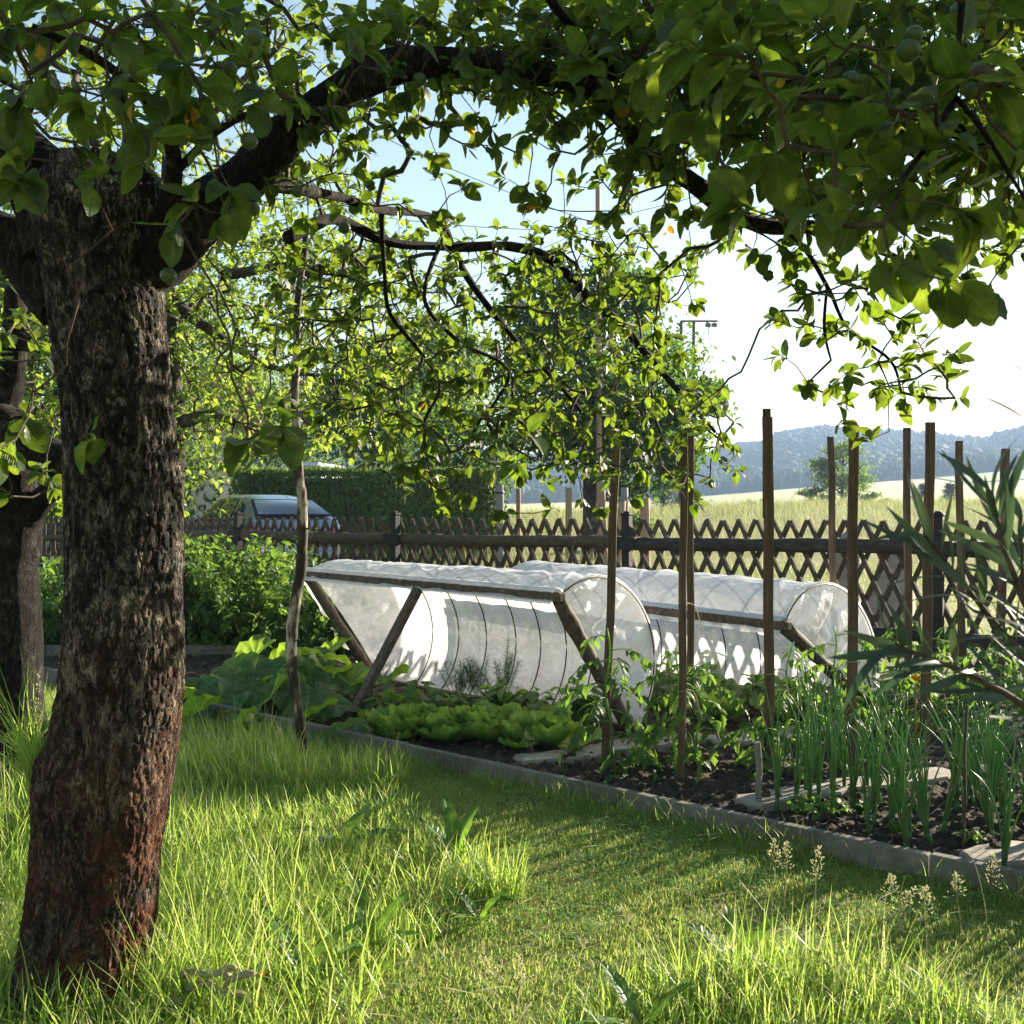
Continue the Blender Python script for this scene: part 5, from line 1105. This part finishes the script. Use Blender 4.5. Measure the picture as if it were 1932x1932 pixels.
for i,(u,v,h,lean,lb) in enumerate(((1152,1470,.82,(-.02,0),'leggy tomato plant at the first thin leaning stake'),(1185,1470,.2,(.03,0),'small low tomato plant between the first and the doubled stake'),(1270,1475,.74,(.03,0),'tomato plant at the doubled stake'),(1312,1450,.6,(.06,0),'tomato plant behind the doubled stake'),
    (1476,1452,.72,(.05,0),'tomato plant climbing beside the tallest stake'),(1455,1475,.35,(-.1,0),'low tomato shoot at the foot of the tallest stake'),(1590,1430,.78,(-.06,0),'tomato plant reaching across the broad brown stake'),(1700,1350,.74,(-.05,0),'tomato plant rising left of the far thin stake'),
    (1742,1400,.7,(.05,0),'tomato plant at the broad pale stake'),(1800,1340,.72,(.02,0),'tomato plant at the weathered chipped stake'),(1850,1390,.6,(.05,0),'tomato plant between the two last stakes'),(1905,1345,.65,(.03,0),'tomato plant at the rightmost stake'),(1640,1370,.6,(0,0),'dark leaved tomato plant at the end of the second tunnel'))):
    tomato(lb,u,v,h,300+i,lean)
# ------------------------------------------------------------------ onions
OT=[]
for s in range(7):
    r=np.random.default_rng(s); mb=MB(); nlf=6+s%3
    for k in range(nlf):
        a=k*2.4+s; L=r.uniform(.36,.7); le=r.uniform(.03,.55); n=10; kink=r.random()<.3; V=[]
        t=np.linspace(0,1,n); bend=le*t+(.35 if kink else .12)*np.maximum(0,t-.6)*2; x=np.cumsum(np.sin(bend))*L/n; z=np.cumsum(np.cos(bend*(1.6 if kink else 1)))*L/n
        pts=np.stack([x*math.cos(a),x*math.sin(a),z],-1)+np.array([.006*math.cos(a),.006*math.sin(a),0]); tube(mb,pts,.0041*(1-t**2.2)+.0008,6)
    tube(mb,[(0,0,-.02),(0,0,.02),(0,0,.08)],[.014,.011,.008],8)
    o=mb.build('onion_plant',M['onion'],None); OT.append(o)
r=np.random.default_rng(17); og='onion plants growing in the front bed'; cnt=0
lone=[(1555,1555,1,'slender young onion plant beside the short grey stake'),(1600,1560,0,'upright dark onion clump right of the yellow parsley'),(1625,1568,3,'onion plant next to the upright dark clump')]
for u,v,k,lb in ((1466,1543,1,'slim lone onion plant beside the short grey stake'),(1528,1545,0,'upright onion plant above the yellow green parsley'),(1545,1530,4,'tall dark onion plant behind the parsley'),(1572,1555,3,'onion plant bending over just right of the parsley')):
    o=OT[k].copy(); COL.objects.link(o); g=G(u,v); o.location=(g[0],g[1],.04); o.rotation_euler=(0,0,random.uniform(0,6)); o.scale=(1.0,1.0,1.05); tag(o,lb,'onion',og)
for k in range(95):
    if k<7: o=OT[k]
    else: o=OT[k%7].copy(); COL.objects.link(o)
    for _ in range(50):
        s_=r.uniform(2.1,5.2); t_=r.uniform(.08,1.35); q=S(s_,t_); u=966+FPX*q[0]/q[1]
        if u>1560 or (u>1500 and t_>.5): break
    o.location=(float(q[0]),float(q[1]),.04); sc=r.uniform(.7,1.12); o.scale=(sc*1.1,sc*1.1,sc); o.rotation_euler=(r.normal(0,.13),r.normal(0,.13),r.uniform(0,6.28)); tag(o,'green onion plant standing in the dense clump right of the parsley','onion',og)
# parsley and weeds
for i,(u,v,sz,lb) in enumerate(((1508,1548,.1,'pale yellow green parsley at the kerb, left one'),(1560,1556,.12,'pale yellow green parsley at the kerb, right one'),(1625,1545,.07,'small weed between the onions'),(1830,1608,.08,'small weed at the iron rod'),(1420,1395,.12,'small leafy weed beside the tallest stake'),(1215,1420,.12,'weed between first and doubled stake'),(1220,1460,.1,'tiny seedling in the open soil'),(1700,1590,.08,'small weed behind the kerb below the onions'),(1080,1440,.1,'weed at the flat stones'))):
    g=G(u,v); leafy('parsley' if i<2 else 'weed',lb,'herb' if i<2 else 'weed','small herbs and weeds in the bed',(g[0],g[1],.03),sz,sz*.8,40,sz*.33,'lettuce' if i<2 else 'bean',400+i)
# an orange blossom
g=P(1728,1285,6.3); mb=MB()
for k in range(5): a=k*1.256; inst(mb,leafT(.5,4,.3,-.3,0),g[None],frames(np.array([[math.cos(a)*.5,math.sin(a)*.5,.9]]),np.array([[math.cos(a),math.sin(a),0]])),np.array([.06]))
tube(mb,[(g[0],g[1],.05),g],[.004,.003],5); tag(mb.build('orange_blossom',M['orange'],origin=(g[0],g[1],.05)),'orange squash blossom among the tomato plants','flower')
# more low plants at the right back of the bed
for i,(u,v,h,lb) in enumerate(((1650,1385,.2,'low plant behind the broad brown stake'),(1690,1400,.22,'low plant under the far thin stake'),(1790,1380,.2,'low plant left of the rightmost stakes'),(1860,1340,.25,'low plant near the fence foot at the right'),(1925,1330,.3,'low plant at the right picture edge'))):
    g=G(u,v); leafy('bean_plant',lb,'bean plant',gb,(g[0],g[1],.03),h,.25,30,.08,'bean',500+i)
# ------------------------------------------------------------------ grass
TALL_L=[G(u,v)[:2] for u,v in ((-500,1280),(0,1282),(110,1312),(340,1372),(560,1408),(660,1436),(735,1485),(840,1580),(925,1660),(880,1730),(760,1840),(690,1940),(560,2150),(300,2500),(-900,2500))]
TALL_R=[G(u,v)[:2] for u,v in ((880,2080),(990,1975),(1130,1890),(1250,1845),(1430,1830),(1640,1835),(1800,1890),(1960,1960),(2300,2060),(2300,2500),(700,2500))]
def scatter(n,x0,x1,y0,y1,seed):
    r=np.random.default_rng(seed); return np.stack([r.uniform(x0,x1,n),r.uniform(y0,y1,n)],-1)
def infront(p,m_=.03): return ((p-C0)@CN)<-m_
def z0(p,z=0): return np.concatenate([p,np.full((len(p),1),z)],1)
trunkc=np.array([-1.28,3.2])
def nottrunk(p): return np.linalg.norm((p-trunkc)*np.array([1,1]),axis=1)>.21
p=scatter(230000,-6,1.2,2.2,9.6,1); p=p[inpoly(p,TALL_L)&infront(p)&nottrunk(p)]; p=p[(p[:,0]/p[:,1]>-.56)]
keep=np.random.default_rng(3).random(len(p))<np.clip(.35+.9*vnoise(p[:,0],p[:,1],2.1,7),0,1)*np.clip(5.2/p[:,1],.45,1); p=p[keep]
print('tall left',len(p)); mb=MB(); r=np.random.default_rng(5)
hh=(.07+.2*vnoise(p[:,0],p[:,1],1.9,9))*r.lognormal(0,.3,len(p)); hh*=np.where(p[:,1]>6.2,.8,1)
blades(mb,z0(p),hh,r.uniform(.003,.0075,len(p)),.38,wind=(-.12,0,0),bends=(.3,.8,1.4,2.1)); o=mb.build('tall_grass',M['grass']); tag(o,'uncut sunlit grass around the big trunk','grass',kind='stuff')
p=scatter(80000,-1.2,3,2.4,4.6,11); p=p[inpoly(p,TALL_R)]; q=vnoise(p[:,0],p[:,1],2.5,3); p=p[np.random.default_rng(4).random(len(p))<np.clip(1.5*q,.15,1)]
print('tall right',len(p)); mb=MB(); hh=(.06+.17*vnoise(p[:,0],p[:,1],1.9,19))*r.lognormal(0,.3,len(p))
blades(mb,z0(p),hh,r.uniform(.003,.007,len(p)),.3,bends=(.3,.8,1.4,2.1)); o=mb.build('tall_grass',M['grass']); tag(o,'uncut grass patch at the lower right','grass',kind='stuff')
p=scatter(1000000,-3.2,4.2,2.5,7.4,21); p=p[infront(p)&(np.abs(p[:,0]/p[:,1])<.53)]; dl=inpoly(p,TALL_L); dr=inpoly(p,TALL_R); p=p[~(dl|dr)|(r.random(len(p))<.12)]
bare=vnoise(p[:,0],p[:,1],3.4,31)*.6+vnoise(p[:,0],p[:,1],9,32)*.4; p=p[(r.random(len(p))<np.clip((bare-.2)*3.2,.4,1))]; print('mown',len(p))
mb=MB(); blades(mb,z0(p),r.uniform(.015,.038,len(p)),r.uniform(.0022,.0042,len(p)),.6,bends=(.4,1.2,2.2),n=2); o=mb.build('mown_grass',M['mown']); tag(o,'short mown grass path along the kerb','grass',kind='stuff')
# grass fringe under the kerb
s_=rng.uniform(-1.2,5.6,9000); t_=-np.abs(rng.normal(.05,.05,9000))-.03; dn=vnoise(s_,s_*0,2.6,5); k=rng.random(9000)<np.clip((dn-.3)*2.6,.06,1); s_,t_=s_[k],t_[k]
p=np.stack([C0[0]+CD[0]*s_+CN[0]*t_,C0[1]+CD[1]*s_+CN[1]*t_],-1); mb=MB(); blades(mb,z0(p),rng.uniform(.06,.2,len(p)),rng.uniform(.002,.005,len(p)),.7,bends=(.8,1.6,2.4)); tag(mb.build('kerb_grass',M['grass']),'longer grass fringe lying against the kerb','grass',kind='stuff')
# meadow grass
p=scatter(60000,-14,40,11.5,62,41); d_=p[:,1]; p=p[(p[:,0]/p[:,1]<.55)&(p[:,0]/p[:,1]>-.52)]; fx=np.interp(p[:,0],FP[:,0],FP[:,1]); p=p[p[:,1]>fx+.4]; far=p[:,1]>24
hz_=Hg(p[:,0],p[:,1]); near=~far; lush=(p[:,1]>19)
h_=np.where(lush,.45,.1)*(.5+vnoise(p[:,0],p[:,1],.5,3))*rng.lognormal(0,.25,len(p)); w_=.004+.00035*p[:,1]
mb=MB(); blades(mb,np.stack([p[:,0],p[:,1],hz_-.02],-1),h_,w_,.25,bends=(.4,1.0),n=2); tag(mb.build('meadow_grass',M['meadow']),'dry yellowish tall meadow grass behind the fence','grass',kind='stuff')
p=scatter(26000,-10,12,10.5,24,43); fx=np.interp(p[:,0],FP[:,0],FP[:,1]); p=p[(p[:,1]>fx+.3)&(p[:,0]/p[:,1]<.55)]; mb=MB(); blades(mb,np.stack([p[:,0],p[:,1],Hg(p[:,0],p[:,1])],-1),rng.uniform(.05,.14,len(p)),rng.uniform(.006,.012,len(p)),.4,bends=(.4,1.2),n=2); tag(mb.build('meadow_edge_grass',M['mown']),'shorter yellow green grass right behind the fence','grass',kind='stuff')
# shaggy green plants at the fence foot and the hedge foot
def clump(name,label,base,h,rad,n,wd,mat,seed,cat='grass clump',group=None,lean=.35,wind=None):
    r=np.random.default_rng(seed); a=r.uniform(0,6.28,n); rr=rad*np.sqrt(r.random(n)); pts=np.stack([base[0]+rr*np.cos(a),base[1]+rr*np.sin(a),np.full(n,base[2])],-1); mb=MB()
    blades(mb,pts,h*r.uniform(.5,1.1,n),r.uniform(.6,1.2,n)*wd,lean,wind=wind,bends=(.3,.9,1.5)); o=mb.build(name,M[mat],origin=base); tag(o,label,cat,group); return o
clump('grass_clump','grass tuft growing out of the bark knob left of the trunk',P(72,1468,3.18),.42,.035,130,.0045,'grass',1,lean=.4,wind=(-.3,0,.1))
clump('grass_clump','tall grass tuft in front of the trunk foot',G(350,1900),.3,.12,260,.006,'grass',2,lean=.3)
clump('grass_clump','grass tuft hiding the left side of the trunk foot',G(120,1920),.22,.12,140,.006,'grass',3,lean=.35)
clump('grass_clump','thick grass tuft at the bend of the mown path',G(930,1690),.24,.12,320,.006,'grass',4,lean=.3)
clump('grass_clump','thick grass tuft right of the crooked pole',G(700,1478),.26,.2,420,.006,'grass',6,lean=.3)
clump('grass_clump','thick grass tuft at the foot of the crooked pole',G(560,1478),.26,.2,360,.006,'grass',7,lean=.3)
# seed head stalks
def seedhead(u,v,h,k,label):
    g=G(u,v); r=np.random.default_rng(k); mb=MB(); top=g+np.array([r.normal(0,.06),r.normal(0,.05),h]); t=np.linspace(0,1,8)[:,None]; pts=g+(top-g)*t+np.array([.03,0,0])*t**2*r.normal(); tube(mb,pts,np.linspace(.0016,.0007,8),4,cap=False)
    PP=[];DD=[]
    for q in range(70):
        f=r.uniform(.68,1); c=g+(top-g)*f; d=unit(r.normal(size=3)+np.array([0,0,.6])); w=(1.03-f)*.13; c2=c+d*w*r.uniform(.2,1); PP.append(c2); DD.append(unit(d+np.array([0,0,.5])))
        if q%4==0: tube(mb,[c,c2],[.0006,.0004],3,cap=False)
    inst(mb,leafT(.45,2,.3,0,0),np.array(PP),frames(np.array(DD),np.tile([.1,.9,.2],(len(PP),1))),.009); tag(mb.build('grass_seed_stalk',M['seed'],origin=g),label,'grass stalk','flowering grass stalks')
for k,(u,v,h,lb) in enumerate(((1455,1745,.3,'flowering grass stalk left of a pair in front of the kerb'),(1478,1740,.27,'slim flowering grass stalk right in the pair before the kerb'),(1535,1800,.36,'widest grass panicle standing in front of the kerb middle'),(1630,1800,.26,'flowering grass stalk halfway to the right corner'),(1700,1760,.2,'small grass panicle near the shaded kerb'),(1815,1770,.24,'grass panicle leaning before the right kerb slab'),(1862,1800,.3,'rightmost grass panicle bending right'),(1750,1830,.26,'grass panicle in the lower right lawn'),
    (985,1990,.3,'thick pale grass panicle at the lower middle edge'),(1010,2010,.28,'second pale grass panicle at the lower middle edge'),(20,1620,.85,'very tall grass stalk at the left picture edge'),(60,1600,.75,'tall thin grass stalk left of the trunk'),(470,1420,.22,'grass panicle before the pumpkin leaves'),(505,1430,.2,'short grass panicle near the crooked pole'),(1060,1470,.22,'bent grass stalk over the kerb by the lettuces'),(1020,1460,.24,'grass stalk over the kerb by the lettuces'))):
    seedhead(u,v,h,k,lb)
# docks and burdock in the grass
def dock(label,u,v,leaves,seed,mat='bean'):
    g=G(u,v); E=empty('dock_plant',g,label,'dock plant','broad leaved weeds in the grass'); r=np.random.default_rng(seed); mb=MB()
    for L,a,el in leaves:
        d=np.array([math.cos(a)*math.cos(el),math.sin(a)*math.cos(el),math.sin(el)]); inst(mb,leafT(.27,8,.2,.5,.15,.02,.8,.03,.04),(g+d*L*.16)[None],frames(d[None],unit(np.array([[-math.cos(a)*.6,-math.sin(a)*.6,1]]))),np.array([L]))
    mb.build('leaves',M[mat],E)
dock('upright dock plant with two dark curled leaves in the tall grass',860,1630,[(.25,1.9,1.3),(.24,.9,1.35),(.2,2.6,1.1),(.16,0.2,.9)],1)
dock('flat blue green dock leaves in the middle of the tall grass',650,1600,[(.26,.3,.5),(.24,2.9,.6),(.28,4.5,.7),(.22,1.2,.9),(.2,5.5,.4)],2,'pumpkin')
dock('dock plant near the bend of the mown path',905,1745,[(.13,.6,1.1),(.14,2.4,1.0),(.13,4.0,.8),(.12,5.4,.9)],3)
dock('bright dock leaves in the grass right of the trunk',570,1850,[(.2,.6,1.0),(.22,2.4,1.1),(.2,4.0,.8)],4)
dock('bright dock leaves in the middle foreground grass',700,1800,[(.2,.9,1.1),(.22,2.0,1.2),(.18,4.4,.8),(.2,5.6,.9)],5)
dock('broad dock leaves inside the lower right grass patch',1390,1830,[(.2,.5,1.0),(.2,2.6,.9),(.18,1.6,1.2),(.18,4.2,.8)],6)
dock('dock leaves at the lower edge of the right grass patch',1210,1960,[(.17,.5,1.0),(.2,2.2,1.1),(.18,3.6,.8),(.16,5.1,.9)],7)
# pale roots at the trunk foot
for k,(L,lb) in enumerate(([[(330,1858),(375,1848),(420,1838),(440,1832)],'pale root piece lying nearest the trunk'],[[(352,1880),(400,1872),(440,1885),(468,1915)],'pale root arching right in front of the trunk'],[[(425,1880),(428,1852),(445,1832),(478,1822)],'short pale root hooked upwards in the grass'],[[(220,1985),(250,1945),(290,1915),(340,1905)],'pale root at the lower picture edge'])):
    c=np.array([P(u,v,3.03-.02*k) for u,v in L]); c[:,2]=np.clip(c[:,2],.03,.12)+.02; t=np.linspace(0,3,22); pts=np.stack([np.interp(t,range(4),c[:,i]) for i in range(3)],-1); pts=pts+.006*np.sin(t*3)[:,None]
    mb=MB(); tube(mb,pts,0.010*(1+.08*rng.normal(size=22)),10,rough=.04); tag(mb.build('pale_root',M['root'],origin=pts[0]),lb,'root','pale roots at the trunk foot')
for u,v in ((495,1838),(420,1858)):
    g=P(u,v,3.1); mb=MB()
    for k in range(6): a=k*1.05; inst(mb,leafT(.6,3,.2,.1,0),g[None],frames(np.array([[math.cos(a),math.sin(a),.4]]),np.array([[0,0,1.]])),np.array([.018]))
    tube(mb,[(g[0],g[1],0),g],[.0015,.0012],4); tag(mb.build('yellow_flower',M['orange'],origin=(g[0],g[1],0)),'tiny yellow orange flower in the grass '+('right of the pale roots' if u>450 else 'above the pale roots'),'flower')
# ------------------------------------------------------------------ willow leaved shrub at the right edge
wil=empty('willow_shrub',(1.05,1.35,0),'narrow leaved grey green shrub reaching in close at the right edge','shrub')
TW=[leafT(.13,8,.2,.25,.04,.008,.9),leafT(.12,8,.35,-.2,.04,.008,.9),leafT(.14,8,.1,.5,.04,.008,.9)]
mb=MB(); ml=MB(); r=np.random.default_rng(3); PP=[];DD=[];SS=[]
tw=[[(2150,1500,1.35),(2000,1380,1.3),(1900,1310,1.28),(1800,1260,1.25),(1735,1235,1.24),(1690,1215,1.22)],[(2100,1450,1.3),(1990,1250,1.28),(1930,1130,1.26),(1890,1020,1.25),(1872,930,1.25)],[(2120,1400,1.4),(1990,1300,1.38),(1880,1180,1.36),(1800,1080,1.34),(1745,1010,1.33)],[(2150,1600,1.4),(2020,1400,1.4),(1960,1250,1.4),(1930,1100,1.4),(1925,980,1.4)]]
for L in tw:
    c=np.array([P(*a) for a in L]); t=np.linspace(0,len(L)-1,30); pts=np.stack([np.interp(t,range(len(L)),c[:,i]) for i in range(3)],-1); tube(mb,pts,np.linspace(.006,.0018,30),7,cap=False)
    for k in range(5,30,1):
        tg_=unit(pts[k]-pts[k-1]); a=k*2.4; e1=unit(np.cross(tg_,[0,1,0.2])); e2=np.cross(tg_,e1); d=unit(tg_*.9+(e1*math.cos(a)+e2*math.sin(a)*.6)*.75); PP.append(pts[k]); DD.append(d); SS.append(r.uniform(.06,.105))
root=np.array([1.05,1.35,0]); 
for L in tw: c=P(*L[0]); t=np.linspace(0,1,8)[:,None]; tube(mb,root*(1-t)+c*t,np.linspace(.012,.006,8),7)
mb.build('twigs',M['twig'],wil); PP=np.array(PP);DD=np.array(DD);SS=np.array(SS); R=frames(DD,unit(r.normal(size=(len(PP),3))*.5+np.array([0,-.5,.8]))); w=r.integers(0,3,len(PP))
for k in range(3): inst(ml,TW[k],PP[w==k],R[w==k],SS[w==k])
ml.build('leaves',M['olive'],wil)
ml=MB(); a=P(1940,795,1.2); inst(ml,leafT(.2,8,.2,.1,0),a[None],frames((P(1860,742,1.2)-a)[None],np.array([[0,-.4,1.]])),np.array([.062])); a=P(1950,715,1.2); inst(ml,leafT(.2,8,.2,.1,0),a[None],frames((P(1915,688,1.2)-a)[None],np.array([[0,-.4,1.]])),np.array([.04])); ml.build('reddish_leaves',M['reddish'],wil)
for o in list(COL.objects):
    if o.type=='MESH' and o.parent is None and o.name.startswith('twig'): pass

for key,h,lb in (('s1',.62,0),('s2',.95,0),('s2',.5,1),('s3',.55,0),('s5',.6,0),('s7',.5,0)):
    o,bb,x,y,wd=SB[key]; r=np.random.default_rng(int(h*100)); an=np.linspace(0,6.6,26); mb=MB(); t=P(*{'s1':(1163,809),'s2':(1291,815),'s3':(1449,787),'s5':(1610,802),'s7':(1755,797)}[key],bb[1]); c0=bb+(t-bb)*(h/t[2])
    pts=[c0+x*(wd*.62*math.cos(q))+y*(wd*.55*math.sin(q))+np.array([0,0,.004*q]) for q in an]; pts+=[pts[-1]+np.array([.02+.015*k,-.01,-.02*k*k*.5]) for k in range(1,5)]
    tube(mb,pts,.0022,5); e=mb.build('twine',M['seed'],None,origin=bb); e.parent=o; e.location=(0,0,0)

p=scatter(26000,-2.4,3.6,2.7,7.2,77); p=p[infront(p,.08)&(np.abs(p[:,0]/p[:,1])<.52)]; p=p[vnoise(p[:,0],p[:,1],2.8,55)>.52]; n=len(p); r=np.random.default_rng(8); mb=MB(); az=r.uniform(0,6.28,n)
for k in range(3):
    q=az+k*2.1; dd=np.stack([np.cos(q),np.sin(q),np.full(n,.25)],-1); pos=np.concatenate([p,r.uniform(.018,.05,(n,1))],1)
    inst(mb,leafT(.85,3,.15,.1,0,ex=.6),pos,frames(unit(dd),np.tile([0,0,1.],(n,1))),r.uniform(.008,.015,n))
tag(mb.build('clover',M['bean']),'small clover leaves mixed into the short grass','clover',kind='stuff')
n=2600; p=scatter(n,-3.2,3.6,2.7,7.0,78); p=p[infront(p,.08)]; n=len(p); az=r.uniform(0,6.28,n); dd=np.stack([np.cos(az),np.sin(az),r.normal(.05,.1,n)],-1); mb=MB()
inst(mb,leafT(.05,3,.1,.1,0),np.concatenate([p,r.uniform(.01,.05,(n,1))],1),frames(unit(dd),np.tile([0,0,1.],(n,1))),r.uniform(.04,.14,n)); tag(mb.build('dry_straw',M['seed']),'dry pale grass stalks lying in the lawn','straw',kind='stuff')
